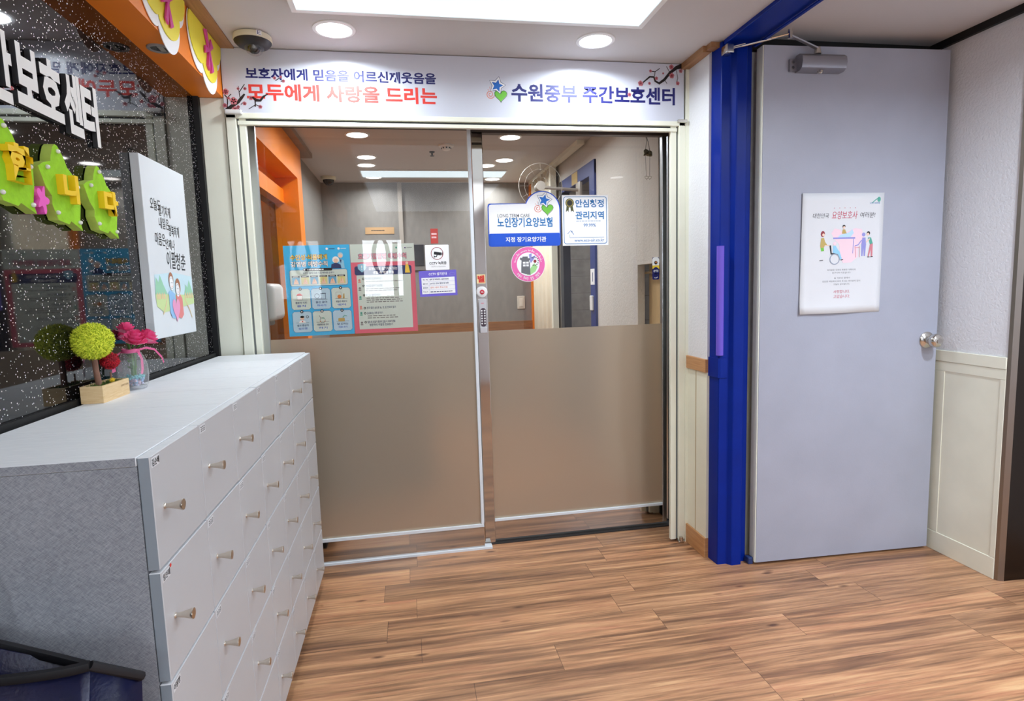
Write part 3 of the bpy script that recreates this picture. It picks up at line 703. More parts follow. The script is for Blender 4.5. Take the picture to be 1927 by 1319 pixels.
a.stroke([Q(710, 790), Q(765, 755)], .003, BROWN, 3); a.build('plum_twig', t); a = Art(SP); flower(a, Q(800, 795), .006, 3); a.stroke([Q(770, 800), Q(790, 790)], .003, BROWN, 3); a.build('plum_twig', t)
a = Art(SP)   # plum branch, upper right
Q = lambda x, y: sx(860+x/3.998, y/3.998)
a.stroke([Q(1700, 495), Q(1650, 510), Q(1600, 550), Q(1560, 600), Q(1520, 628), Q(1490, 610), Q(1480, 580), Q(1450, 578), Q(1400, 620), Q(1393, 645)], [.020, .015, .011, .011, .010, .008, .008, .007, .005, .003], BROWN, 3)
for pts, w_ in (([Q(1485, 575), Q(1490, 540), Q(1525, 515)], .003), ([Q(1488, 540), Q(1450, 535)], .003), ([Q(1600, 545), Q(1575, 500)], .0025), ([Q(1650, 530), Q(1660, 590), Q(1650, 625)], .0025), ([Q(1560, 600), Q(1580, 630)], .0025)): a.stroke(pts, w_, BROWN, 3)
for c, r in ((Q(1612, 505), .010), (Q(1615, 570), .011), (Q(1660, 628), .008), (Q(1455, 535), .006), (Q(1380, 628), .011), (Q(1447, 628), .006), (Q(1500, 590), .007), (Q(1682, 535), .008), (Q(1550, 553), .004)): flower(a, c, r, 4)
a.build('plum_branch', t); a = Art(SP); flower(a, Q(1296, 712), .008, 4); a.build('plum_blossom', t)
mb = MB(); c = sx(1283, 229); mb.box((c[0]-.022, 2.43, 1.868), (c[0]+.02, 2.46, 1.882), CHROME, .003)
tag(mb.build('sign_clip'), 'small metal clip at the lower right corner of the sign board', 'clip')
mb = MB(); c = sx(441, 215); mb.box((c[0]-.03, 2.425, 1.868), (c[0]+.03, 2.446, 1.884), WHITE, .004)
tag(mb.build('sign_clip'), 'small white clip at the lower left corner of the sign board', 'clip')

# ------------------------------------------------------------------ dome camera
c = Vector((-.5, 2.335, ZE))
t = thing('dome_camera', c, 'cream dome security camera with dark lens on the ceiling above the sign', 'security camera')
CAMB = mat('camera_cream', (224, 216, 190), .4)
mb = MB(); mb.lathe(c, (0, 0, -1), [(.058, 0), (.064, .003), (.066, .018), (.064, .022)], CAMB, 36); mb.build('housing', t, True)
mb = MB(); mb.lathe(c, (0, 0, -1), [(.0635, .0222), (.061, .027), (.052, .036), (.040, .042), (.03, .044)], mat('camera_black', (36, 35, 36), .5), 36); mb.build('shroud', t, True)
mb = MB(); mb.lathe(c+Vector((.004, -.004, -.036)), (0, 0, -1), [(.034, 0)]+[(.034*math.cos(k*math.pi/16), .034*math.sin(k*math.pi/16)) for k in range(1, 9)], m_glass('dome_glass', (.9, .9, .9), 1.5), 28, False); mb.build('dome', t, True)
mb = MB(); mb.ball(c+Vector((.004, -.008, -.043)), .022, mat('lens_black', (10, 10, 12), .1), 3); mb.lathe(c+Vector((.004, -.024, -.05)), (0, -1, -.3), [(.012, 0), (.013, .006), (.009, .007)], mat('lens_ring', (90, 88, 86), .25, .8), 20); mb.build('lens', t, True)
cp_ = Plane(c+Vector((.034, -.0575, -.011)), (.86, .51, 0), (0, 0, 1), (.51, -.86, 0))
a = Art(cp_); a.rect(-.009, -.008, .009, .008, WHT, 1); 
for k in range(3): a.rect(-.007, .004-.005*k, .006, .0055-.005*k, NAVY, 2)
a.rect(-.005, -.006, -.003, .006, NAVY, 2); a.build('paper_tag', t)

# ================================================================== LOCKERS
XD = -.39; Y0 = .936; CW = .2117; LT = .963; LB = .055; RP = .1812
FAB = m_fabric('grey_linen_laminate', (118, 122, 130), (182, 185, 190))
TOP = m_laminate('pale_grey_laminate', (222, 224, 226), (236, 237, 238))
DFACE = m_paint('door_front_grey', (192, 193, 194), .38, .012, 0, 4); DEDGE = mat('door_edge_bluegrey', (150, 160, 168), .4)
LK = ['nearest the viewer, first of the row', 'second from the viewer', 'third from the viewer, under the wooden planter', 'fourth from the viewer, in the middle of the row', 'fifth from the viewer', 'sixth from the viewer, next to last', 'farthest from the viewer, against the cream pillar']
def locker():
    t = thing('shoe_locker', ((XD-.73)/2, Y0+CW/2, 0), 'grey five door shoe locker tower '+LK[0], 'locker', 'shoe lockers along the black wall')
    mb = MB(); mb.box((-.728, Y0+.0006, LB-.012), (-.4085, Y0+CW-.0006, LT-.0145), FAB); mb.build('carcass', t)
    mb = MB(); mb.box((-.728, Y0+.0003, LT-.014), (-.4085, Y0+CW-.0003, LT), TOP, .0008, 1); ft = mb.build('top_panel', t)
    me = ft.data; me.materials.append(FAB)
    for f in me.polygons:
        if abs(f.normal.y) > .9: f.material_index = 1
    mb = MB(); mb.box((-.72, Y0+.001, 0), (-.43, Y0+CW-.001, LB-.012), DARK); mb.build('plinth', t)
    for r in range(5):
        zt = LT-.001-r*RP; zb = zt-RP+.0042
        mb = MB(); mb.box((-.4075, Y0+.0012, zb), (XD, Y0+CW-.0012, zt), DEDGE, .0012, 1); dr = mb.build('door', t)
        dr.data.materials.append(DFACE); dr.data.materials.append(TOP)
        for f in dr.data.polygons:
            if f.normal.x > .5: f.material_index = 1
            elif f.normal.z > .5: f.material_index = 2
        kc = (XD-.0005, Y0+.037, (zt+zb)/2)
        mb = MB(); mb.lathe(kc, (1, 0, 0), [(.0046, 0), (.0044, .002), (.0034, .003), (.0038, .007), (.0052, .014), (.0076, .0235), (.0088, .0265), (.0086, .0285), (.004, .029)], NICKEL, 20); mb.build('knob', dr, True)
        a = Art(wall_l(XD+.0004)); a.sheet(Y0+.005, zt-.0185, Y0+.034, zt-.004, PAPER, .0003); 
        for k in range(3):
            u = Y0+.0075+k*.0085; a.rect(u, zt-.0078, u+.0062, zt-.0066, INK, 1); a.rect(u+.0048, zt-.0155, u+.0060, zt-.0066, INK, 1); a.rect(u+.0005, zt-.0158, u+.0058, zt-.0146, INK, 1); a.rect(u, zt-.0122, u+.004, zt-.011, INK, 1)
        a.build('name_tag', dr)
    return t
lk = locker(); towers = [lk]
for k in range(1, 7):
    c = copy_tree(lk, None, Vector((0, CW*k, 0))); c['label'] = 'grey five door shoe locker tower '+LK[k]; towers.append(c)
    for ch in c.children:                      # tiny set-off of the fronts, as the rows do not line up exactly
        if ch.name.startswith('door'): ch.location.z += [0, .0004, -.0006, .0005, -.001, -.0008, -.002][k]
for row, name in ((0, '김순배'), (1, '임인례'), (2, '이용창')):
    zt = LT-.001-row*RP
    dr = sorted([o for o in lk.children if o.name.startswith('door')], key=lambda o: -max(v.co.z for v in o.data.vertices))[row]
    for ch in dr.children:
        if ch.name.startswith('name_tag'):
            a = Art(wall_l(XD+.0004)); a.sheet(Y0+.005, zt-.0185, Y0+.034, zt-.004, PAPER, .0003)
            a.text(name, (Y0+.0065, zt-.0168, Y0+.0325, zt-.0055), INK, 1, .02)
            if row == 1: a.circle((Y0+.036, zt-.004), .003, RED, 2)
            me = a.mesh('name_tag'); me.transform(Matrix.Translation(-ORG[lk.name])); ch.data = me

# ================================================================== LEFT WALL DECORATIONS
LP = wall_l(XW)
LETW = mat('white_foam_letter', (236, 234, 228), .5); LETS = mat('dark_letter_side', (60, 60, 62), .5)
for ch, y0, y1, z0, z1, lb in (('간', 1.258, 1.332, 1.572, 1.706, 'cut at the left edge of the picture'), ('보', 1.341, 1.421, 1.582, 1.702, 'shaped like two posts over a bar'), ('호', 1.421, 1.501, 1.582, 1.706, 'with a round ring and a wide bar'), ('센', 1.508, 1.580, 1.570, 1.708, 'with an L stroke at its foot'), ('터', 1.581, 1.655, 1.566, 1.706, 'at the right end of the row')):
    mb = MB(); text3d(mb, ch, wall_l(XW+.001), (y0*1.011, 1.2+(z0-1.2)*1.011, y1*1.011, 1.2+(z1-1.2)*1.011), .011, LETW, LETS, .045)
    tag(mb.build('wall_letter'), 'white raised letter on the black wall '+lb, 'letter', 'white raised letters on the black wall')
LIME = m_paint('lime_felt', (158, 216, 34), .9, .06, .4, 60); LIMES = m_paint('lime_felt_side', (196, 222, 98), .9, .04, .1, 60); YELF = mat('yellow_foam', (252, 208, 8), .6); PEARL = mat('pearl', (236, 234, 228), .25)
outline = [(0, .08), (.10, .02), (.30, .06), (.42, .04), (.60, .0), (.62, .08), (.98, -.02), (1.0, .20), (.93, .34), (1.0, .62), (.93, .70), (.70, .78), (.62, .90), (.45, 1.0), (.36, .98), (.30, .90), (.28, .84), (.16, .80), (0, .68), (.06, .56), (.18, .42), (.16, .34)]
outline = [(0, .66), (.06, .56), (.13, .44), (.26, .34), (.24, .24), (.36, .06), (.62, .03), (.68, .075), (.98, -.02), (.93, .10), (.99, .32), (1.0, .52), (.94, .62), (.83, .70), (.72, .76), (.66, .86), (.52, .99), (.46, 1.0), (.40, .96), (.33, .84), (.31, .77), (.12, .72)]
for lt, y0, y1, z0, z1, nm, box in (('합', 1.200, 1.358, 1.374, 1.536, 'cut by the left edge of the picture', (.40, .30, .86, .74)), ('니', 1.376, 1.526, 1.357, 1.528, 'second from the canvas picture', (.40, .30, .80, .66)), ('다', 1.546, 1.698, 1.353, 1.517, 'nearest the canvas picture', (.40, .30, .86, .66))):
    mp = lambda u, v: (y0+u*(y1-y0), z0+v*(z1-z0))
    t = thing('leaf_decoration', (XW, (y0+y1)/2, z0), 'lime green felt leaf with a yellow letter '+nm, 'leaf decoration', 'lime green letter leaves on the black wall')
    mb = MB(); mb.prism(LP, [mp(u, v) for u, v in outline], .002, .022, LIME, LIMES); mb.build('leaf', t)
    mb = MB(); b0, b1 = mp(box[0], box[1]), mp(box[2], box[3]); text3d(mb, lt, Plane((XW+.022, 0, 0), (0, 1, 0), (0, 0, 1), (1, 0, 0)), (*b0, *b1), .014, YELF, YELF, .05); mb.build('letter', t)
    for u, v in ((.50, .92), (.20, .68), (.93, .54), (.34, .15), (.90, .08)):
        q = mp(u, v); mb = MB(); mb.ball(LP.p(q[0], q[1], .024), .0048, PEARL, 2); mb.build('pearl_pin', t, True)
mb = MB(); c = (1.372, 1.402)
mb.prism(LP, [(c[0]+(.016+.006*math.cos(5*k*2*math.pi/40))*math.cos(k*2*math.pi/40), c[1]+(.022+.008*math.cos(5*k*2*math.pi/40+.5))*math.sin(k*2*math.pi/40)) for k in range(40)], .001, .027, mat('pink_foam', (248, 96, 196), .6))
tag(mb.build('foam_flower'), 'small pink foam flower between two lime leaves', 'flower decoration')
# canvas picture
XF = -.722; t = thing('canvas_picture', (XW, 2.02, 1.075), 'white stretched canvas with brush lettering and a drawn couple on the black wall', 'picture')
CANV = m_paint('white_canvas', (222, 226, 228), .7, .01, .06, 10)
mb = MB(); mb.box((XW+.001, 1.852, 1.075), (XF, 2.188, 1.6), CANV, .0015); mb.build('canvas', t)
CV = wall_l(XF+.0003); a = Art(CV)
for s_, bx, sh in (('오늘도', (1.898, 1.452, 1.972, 1.487), .1), ('활기차게', (1.955, 1.440, 2.045, 1.474), .1), ('내일은', (1.950, 1.402, 2.025, 1.436), .1), ('행복하게', (2.02, 1.385, 2.105, 1.42), .1), ('마음은', (1.912, 1.350, 1.985, 1.388), .1), ('언제나', (1.985, 1.342, 2.058, 1.374), .1), ('이팔', (1.985, 1.283, 2.058, 1.338), .15), ('청춘', (2.055, 1.280, 2.138, 1.334), .15)):
    a.text(s_, bx, INK, 1, .006, sh)
a.build('lettering', t)
a = Art(CV)
WCG = flat('wash_green', (158, 212, 178)); WCS = flat('wash_sky', (206, 232, 240)); WCO = flat('wash_ochre', (232, 206, 160)); WCB = flat('wash_blue', (150, 196, 236)); WCR = flat('wash_red', (232, 138, 134)); WCP = flat('wash_heart', (240, 162, 200)); HAIR = flat('wash_hair', (170, 110, 78)); WCL = flat('wash_grass', (206, 226, 160))
a.poly([(1.876, 1.20), (2.185, 1.195), (2.18, 1.262), (2.02, 1.272), (1.88, 1.262)], WCS, 1)
for pts in ([(1.876, 1.205), (1.888, 1.255), (1.905, 1.24), (1.918, 1.262), (1.94, 1.232), (1.965, 1.205)], [(2.10, 1.20), (2.12, 1.235), (2.135, 1.225), (2.152, 1.25), (2.185, 1.2)]): a.poly(pts, WCG, 2)
a.poly([(1.876, 1.206), (2.186, 1.200), (2.186, 1.172), (1.93, 1.15), (1.88, 1.17)], WCL, 2)
for u in (1.885, 1.90, 1.918, 1.934, 2.105, 2.125, 2.145, 2.165): a.poly([(u, 1.19), (u+.012, 1.19), (u+.012, 1.203), (u+.006, 1.211), (u, 1.203)], WCO, 3)
a.stroke([(1.965, 1.2), (1.94, 1.165), (1.92, 1.145)], .005, WCO, 3); a.stroke([(2.10, 1.19), (2.14, 1.15), (2.155, 1.125)], .005, WCO, 3)
a.circle((2.0, 1.246), .019, HAIR, 4, 20, .026); a.circle((2.0, 1.238), .0165, WHT, 5, 20, .022); a.ring((2.0, 1.238), .0165, .001, GREY_INK, 6)
a.circle((2.05, 1.228), .020, HAIR, 6, 20, .026); a.circle((2.044, 1.218), .016, WHT, 7, 20, .022); a.ring((2.044, 1.218), .016, .001, GREY_INK, 8)
for c in ((1.995, 1.240), (2.006, 1.240), (2.039, 1.222), (2.049, 1.222)): a.circle(c, .0016, GREY_INK, 9, 8)
a.stroke([(1.996, 1.230), (2.0, 1.227), (2.005, 1.230)], .0014, ORNG, 9); a.stroke([(2.040, 1.212), (2.044, 1.209), (2.048, 1.212)], .0014, ORNG, 9)
a.poly([(1.972, 1.21), (1.985, 1.217), (2.022, 1.205), (2.026, 1.14), (2.01, 1.128), (1.985, 1.132), (1.972, 1.15)], WCB, 5); a.poly([(2.028, 1.20), (2.06, 1.205), (2.078, 1.19), (2.080, 1.138), (2.06, 1.126), (2.032, 1.132)], WCR, 6)
a.poly([(2.022+.030*(16*math.sin(q)**3)/16, 1.158+.042*(13*math.cos(q)-5*math.cos(2*q)-2*math.cos(3*q)-math.cos(4*q))/16) for q in [2*math.pi*i/28 for i in range(28)]], WCP, 8)
a.build('drawing', t)
# half flowers of paper on the orange soffit
YPAP = mat('yellow_paper', (244, 228, 62), .6); BOWM = mat('pink_glitter_ribbon', (222, 72, 160), .35)
FP = wall_l(-.645)
for yc, lb in ((2.262, 'beside the sign board'), (1.902, 'cut by the top edge of the picture')):
    t = thing('paper_half_flower', (-.645, yc, 1.9), 'yellow paper half flower with pink bow '+lb, 'paper decoration', 'yellow paper flowers on the orange soffit')
    def fan(R, H, dv):
        pts = []
        for k in range(61):
            an = math.pi+math.pi*k/60; s_ = .91+.09*abs(math.cos(2.5*(an-math.pi)+math.pi*.0))
            s_ = .80+.20*abs(math.sin(2.5*(an-math.pi)))**.7
            pts.append((yc+R*s_*math.cos(an), 2.104-dv+H*s_*math.sin(an)))
        return pts
    mb = MB(); mb.prism(FP, fan(.181, .212, 0), .002, .004, WHT); mb.build('white_rim', t)
    mb = MB(); mb.prism(FP, fan(.176, .172, 0), .005, .0075, YPAP); mb.build('yellow_petals', t)
    bc = (yc+.012, 2.035); mb = MB()
    for pts in ([(-.004, .003), (-.022, .05), (-.006, .056), (.004, .004)], [(.004, .004), (.018, .040), (.034, .022), (.006, -.002)], [(-.004, 0), (-.026, .002), (-.03, -.022), (-.004, -.006)], [(-.003, -.004), (-.018, -.05), (-.008, -.062), (.002, -.006)], [(.001, -.004), (.006, -.064), (.022, -.052), (.006, -.003)], [(-.006, -.007), (.007, -.006), (.008, .006), (-.006, .007)]):
        mb.prism(FP, [(bc[0]+u*1.5, bc[1]+v*1.15) for u, v in pts], .008+random.uniform(0, .004), .014+random.uniform(0, .004), BOWM)
    mb.build('bow', t)

# ================================================================== ON TOP OF THE LOCKERS
PINE = m_wood('pine_box', (222, 186, 132), (238, 208, 160), (30, 30, 260), .5); MOSS = mat('moss_green', (96, 120, 48), .9); MOSS2 = mat('moss_green_dark', (66, 86, 34), .9)
LIMEM = mat('lime_moss', (238, 244, 70), .85); LIMEM2 = mat('lime_moss_dark', (188, 204, 46), .85); REDM = mat('red_moss', (206, 22, 44), .8); REDM2 = mat('red_moss_dark', (140, 12, 30), .8); BARK = m_wood('bark', (104, 72, 60), (150, 108, 88), (60, 60, 20), .8)
def fuzz(mb, c, R, n, m1, m2, ln, wd):
    mb.ball(c, R, m2, 3); c = Vector(c)
    for _ in range(n):
        d = Vector((random.gauss(0, 1), random.gauss(0, 1), random.gauss(0, 1))).normalized()
        tg = d.orthogonal().normalized(); tg = Matrix.Rotation(random.uniform(0, 6.28), 3, d) @ tg; bt = d.cross(tg)
        p = c+d*R*.97; k1 = random.uniform(.5, 1.1)*ln; bend = random.uniform(.2, .9)
        q1 = p+d*k1*.6+tg*k1*bend*.5; q2 = p+d*k1*.75+tg*k1*(bend+.4); m = m1 if random.random() < .75 else m2
        w_ = bt*wd
        vs = [mb.bm.verts.new(x) for x in (p-w_, p+w_, q1+w_*.8, q1-w_*.8, q2+w_*.3, q2-w_*.3)]
        mb._fin([mb.bm.faces.new((vs[0], vs[1], vs[2], vs[3])), mb.bm.faces.new((vs[3], vs[2], vs[4], vs[5]))], m)
BX0, BX1, BY0, BY1, BZ = -.733, -.686, 1.452, 1.580, LT
t = thing('moss_planter', ((BX0+BX1)/2, (BY0+BY1)/2, BZ), 'small pine box planter with a lime moss ball tree and a red moss ball', 'planter')
mb = MB(); H_ = .039
mb.box((BX0, BY0, BZ), (BX1, BY0+.005, BZ+H_), PINE, .0006, 1); mb.box((BX0, BY1-.005, BZ), (BX1, BY1, BZ+H_), PINE, .0006, 1); mb.box((BX0, BY0+.005, BZ), (BX0+.005, BY1-.005, BZ+H_), PINE); mb.box((BX1-.005, BY0+.005, BZ), (BX1, BY1-.005, BZ+H_), PINE); mb.box((BX0+.005, BY0+.005, BZ), (BX1-.005, BY1-.005, BZ+.006), PINE)
mb.build('box', t)
a = Art(wall_l(BX1+.0004)); a.text('Love it tree', (BY0+.085, BZ+.024, BY0+.122, BZ+.0305), mat('faded_print', (150, 120, 84), .6), 1, 0); a.build('lettering', t)
mb = MB(); mb.box((BX0+.0055, BY0+.0055, BZ+.0065), (BX1-.0055, BY1-.0055, BZ+.034), MOSS2)
for _ in range(420):
    p = Vector((random.uniform(BX0+.006, BX1-.006), random.uniform(BY0+.006, BY1-.006), BZ+.033)); q = p+Vector((random.uniform(-.005, .005), random.uniform(-.005, .005), random.uniform(.003, .011))); s_ = Vector((random.uniform(-1, 1), random.uniform(-1, 1), 0))*.0012
    mb._fin([mb.bm.faces.new([mb.bm.verts.new(x) for x in (p-s_, p+s_, q)])], MOSS if random.random() < .7 else MOSS2)
mb.build('moss_bed', t)
bc = Vector((-.712, 1.484, 1.102)); mb = MB(); mb.tube([(-.711, 1.492, BZ+.03), (-.713, 1.489, BZ+.07), (-.713, 1.486, BZ+.105)], [.0068, .006, .006], BARK, 12); mb.build('trunk', t, True)
mb = MB(); fuzz(mb, bc, .0375, 2600, LIMEM, LIMEM2, .009, .0010); mb.build('moss_ball', t)
mb = MB(); mb.tube([(-.708, 1.543, BZ+.03), (-.708, 1.543, BZ+.06)], .002, BARK, 8); mb.build('stem', t)
mb = MB(); fuzz(mb, Vector((-.706, 1.540, 1.05)), .0175, 800, REDM, REDM2, .006, .0008); mb.build('red_moss_ball', t)
mb = MB(); fuzz(mb, Vector((-.696, 1.521, BZ+.043)), .004, 160, mat('yellow_moss', (236, 210, 60), .8), YELF, .003, .0006); mb.build('yellow_moss_ball', t)
# vase with roses
VC = Vector((-.709, 1.658, LT)); DX, DY = VC.x+.696, VC.y-1.70
t = thing('glass_vase', VC, 'clear ribbed glass vase with pink ribbon holding artificial roses', 'vase')
mb = MB(); mb.lathe(VC, (0, 0, 1), [(.020, 0), (.029, .002), (.033, .012), (.0355, .035), (.0345, .06), (.030, .078), (.0225, .092), (.0185, .098), (.0195, .103)], m_glass('clear_vase_glass', (.95, .955, .96), 1.6, .03, .13), 84, False, (14, .018)); mb.lathe(VC, (0, 0, 1), [(.028, .0005), (.031, .006), (.028, .008)], MATS['clear_vase_glass'], 40); mb.build('vase_body', t, True, 60)
RIB = mat('pink_satin_ribbon', (238, 110, 160), .3)
mb = MB(); zr = LT+.0975
mb.grid([[VC+Vector((.0205*math.cos(k*2*math.pi/30), .0205*math.sin(k*2*math.pi/30), .094+h+.002*math.sin(k)*.3)) for k in range(30)] for h in (0, .005, .010)], RIB, True)
def strip(pts, w_, side): pts = [(p[0]+DX, p[1]+DY, p[2]) for p in pts]; mb.grid([[Vector(p)-Vector(side)*w_/2, Vector(p)+Vector(side)*w_/2] for p in pts], RIB)
strip([(-.676, 1.694, zr), (-.668, 1.692, zr-.02), (-.666, 1.686, zr-.045), (-.668, 1.684, zr-.058)], .010, (.2, .95, .1))
strip([(-.676, 1.696, zr+.003), (-.664, 1.712, zr+.007), (-.650, 1.728, zr), (-.640, 1.742, zr-.022), (-.638, 1.748, zr-.038)], .006, (.3, -.1, .9))
strip([(-.715, 1.688, zr), (-.722, 1.676, zr-.012), (-.726, 1.668, zr-.034), (-.722, 1.662, zr-.048)], .012, (.3, .9, .2))
mb.build('ribbon', t, True)
BEAD = [mat('bead_teal', (120, 200, 206), .2), mat('bead_lilac', (196, 196, 224), .2), mat('bead_pink', (226, 200, 214), .2), mat('bead_blue', (150, 190, 226), .2)]
mb = MB()
for _ in range(150):
    r_, an = .026*math.sqrt(random.random()), random.uniform(0, 6.28); z_ = random.uniform(.011, .034)
    mb.ball(VC+Vector((r_*math.cos(an), r_*math.sin(an), z_)), .0034, BEAD[0 if z_ > .027 else random.choice((1, 2, 3))], 1)
tag(mb.build('glass_beads', None, True), 'pale teal and lilac beads lying in the bottom of the ribbed vase', 'beads', None, 'stuff')
ROSEM = m_paint('rose_petal', (255, 86, 146), .5, .1, 0, 60); ROSED = mat('rose_petal_pale', (255, 150, 184), .5); STEMG = mat('stem_green', (84, 140, 60), .5)
def rose(name, c, R, lb, ax=(0, 0, 1), dark=ROSEM):
    c = Vector(c)+Vector((DX, DY, 0)); q = Vector(ax).to_track_quat('Z', 'Y')
    t = thing(name, (VC.x+(c.x-VC.x)*.2, VC.y+(c.y-VC.y)*.2, LT+.035), lb, 'rose', 'artificial roses in the ribbed vase')
    mb = MB()
    for ring, (n, r0, r1, h0, h1) in enumerate(((3, .10, .26, -.1, .80), (4, .14, .46, -.3, .78), (5, .18, .70, -.45, .66), (6, .2, .92, -.5, .42), (7, .2, 1.06, -.55, .05))):
        for k in range(n):
            a0 = 2*math.pi*(k+.37*ring)/n+random.uniform(-.1, .1); wd = 2*math.pi/n*1.05
            rows = []
            for i in range(6):
                s_ = i/5; rr = R*(r0+(r1-r0)*math.sin(s_*1.45)/math.sin(1.45)); hh = R*(h0+(h1-h0)*s_ - (.10*s_**5 if ring > 1 else 0)); ww = wd*(.55+.5*math.sin(s_*2.3))
                rows.append([c+q @ Vector((rr*(1+.06*math.sin(3*j+ring+k))*math.cos(a0+ww*(j/6-.5)), rr*(1+.06*math.sin(3*j+ring+k))*math.sin(a0+ww*(j/6-.5)), hh-.10*R*abs(j/6-.5)*s_+(.05*R*math.sin(5*j+k) if i == 5 else 0))) for j in range(7)])
            mb.grid(rows, dark if ring < 4 or k % 2 else ROSED)
    mb.build('bloom', t, True, 80)
    mb = MB(); b_ = Vector((VC.x+(c.x-VC.x)*.15, VC.y+(c.y-VC.y)*.15, LT+.033)); nk = Vector((VC.x+(c.x-VC.x)*.25, VC.y+(c.y-VC.y)*.25, LT+.1))
    mb.tube([c-Vector((0, 0, R*.3)), nk.lerp(c, .45), nk, b_], .0026, STEMG, 8)
    for k in range(3):
        p = b_.lerp(nk, .25+.22*k); an = random.uniform(0, 6.28); e_ = p+Vector((.013*math.cos(an), .013*math.sin(an), .012)); s_ = Vector((-math.sin(an), math.cos(an), 0))*.004
        mb.grid([[p, p], [p.lerp(e_, .5)-s_, p.lerp(e_, .5)+s_], [e_, e_]], STEMG)
    mb.build('stem', t, True)
rose('artificial_rose', (-.668, 1.664, LT+.132), .0265, 'bright pink rose at the left front of the bouquet beside the moss ball', (.3, -.25, .9))
rose('artificial_rose', (-.664, 1.724, LT+.130), .0265, 'large bright pink rose at the right of the bouquet toward the canvas', (.4, .25, .8))
rose('artificial_rose', (-.700, 1.695, LT+.156), .0215, 'bright pink rose at the top of the bouquet in the vase', (.0, .05, 1))
rose('artificial_rose', (-.722, 1.738, LT+.136), .020, 'bright pink rose at the back of the bouquet near the black wall', (-.3, .2, .9))

# ================================================================== POSTERS AND STICKERS ON THE GLASS
class Page:
    """s from the left, t from the top, both 0..1, on a sheet"""
    def __init__(s, a, u0, v0, u1, v1): s.a, s.b = a, (u0, v0, u1, v1); s.w, s.hh = u1-u0, v1-v0
    def P(s, x, y): return (s.b[0]+x*s.w, s.b[3]-y*s.hh)
    def rect(s, x0, y0, x1, y1, m, L=1, r=0): a, b = s.P(x0, y1), s.P(x1, y0); s.a.rect(*a, *b, m, L, r*s.w)
    def frame(s, x0, y0, x1, y1, w, m, L=1, r=0): a, b = s.P(x0, y1), s.P(x1, y0); s.a.frame(*a, *b, w*s.w, m, L, r*s.w)
    def text(s, t, x0, y0, x1, y1, m, L=2, bold=.015, sh=0, keep=False): a, b = s.P(x0, y1), s.P(x1, y0); s.a.text(t, (*a, *b), m, L, bold, sh, keep)
    def circ(s, x, y, r, m, L=1, n=20, ry=None): s.a.circle(s.P(x, y), r*s.w, m, L, n, ry*s.w if ry else None)
    def ring(s, x, y, r, w, m, L=1): s.a.ring(s.P(x, y), r*s.w, w*s.w, m, L)
    def poly(s, pts, m, L=1): s.a.poly([s.P(*p) for p in pts], m, L)
    def line(s, pts, w, m, L=1, closed=False): s.a.stroke([s.P(*p) for p in pts], w*s.w, m, L, closed)
    def lines(s, x0, y0, x1, y1, n, m, L=2, fill=.45): a, b = s.P(x0, y1), s.P(x1, y0); s.a.lines(a[0], a[1], b[0], b[1], n, m, L, fill)
GP = facing(2.5935)     # the outer face of the left leaf
PI_ = facing(2.6042)   # the posters hang behind the pane
pl = PI_.tilt((-.36, 1.2), .006)
a = Art(pl); g_ = (-.4985, 1.014, -.2315, 1.392); a.sheet(*g_, SKY, .0005); p = Page(a, *g_)
p.text('수인성·식품매개', .092, .098, .655, .162, INK, 1, .075); p.text('수인성·식품매개', .095, .10, .652, .160, YEL, 2, .02)
p.text('감염병 예방수칙', .098, .172, .655, .238, INK, 1, .075); p.text('감염병 예방수칙', .10, .174, .652, .236, WHT, 2, .02)
p.circ(.78, .165, .052, WHT, 2); p.circ(.78, .175, .034, SKIN, 3); p.poly([(.70, .26), (.71, .215), (.78, .195), (.85, .22), (.86, .26)], NAVY2, 2)
p.circ(.855, .115, .042, PALEB, 3); p.circ(.855, .125, .03, SKIN, 4); p.poly([(.82, .17), (.855, .155), (.90, .175), (.91, .26), (.83, .26)], LBLUE, 1); p.poly([(.84, .165), (.87, .165), (.857, .21)], NAVY2, 3)
p.circ(.655, .042, .018, WHT, 2); p.lines(.69, .035, .80, .05, 1, NAVY, 2); p.circ(.835, .042, .018, WHT, 2); p.lines(.865, .035, .96, .05, 1, WHT, 2)
p.rect(.07, .268, .945, .445, MINT, 1, .03); p.frame(.07, .268, .945, .445, .006, STEELB, 2, .03)
p.rect(.275, .252, .72, .282, INK, 3, .02); p.lines(.34, .258, .66, .277, 1, WHT, 4, .6); p.circ(.295, .267, .022, INK, 3); p.circ(.295, .267, .012, WHT, 4)
p.text('흐르는 물에 30초 이상 비누로 손씻기', .27, .293, .74, .315, NAVY2, 3, .01)
for k in range(6):
    x = .10+k*.138; c = (LBLUE, YEL)[k % 2]; p.rect(x, .332, x+.118, .350, INK, 2); p.lines(x+.02, .336, x+.10, .347, 1, WHT, 3, .6); p.rect(x, .350, x+.118, .428, flat('icon_sand', (222, 218, 150)) if k % 2 else flat('icon_blue', (110, 176, 214)), 2)
    p.poly([(x+.02, .425), (x+.035+.01*k % .02, .385), (x+.06, .362), (x+.085, .385), (x+.10, .425)], SKIN, 3); p.line([(x+.06, .362), (x+.055, .40)], .006, ORNG, 4)
caps = ['충분히 익힌 음식', '물은 끓여 마시기', '과일은 깨끗이 씻어', '설사 증상이 있으면', '위생적으로 조리', '칼 도마는 따로 쓰기']
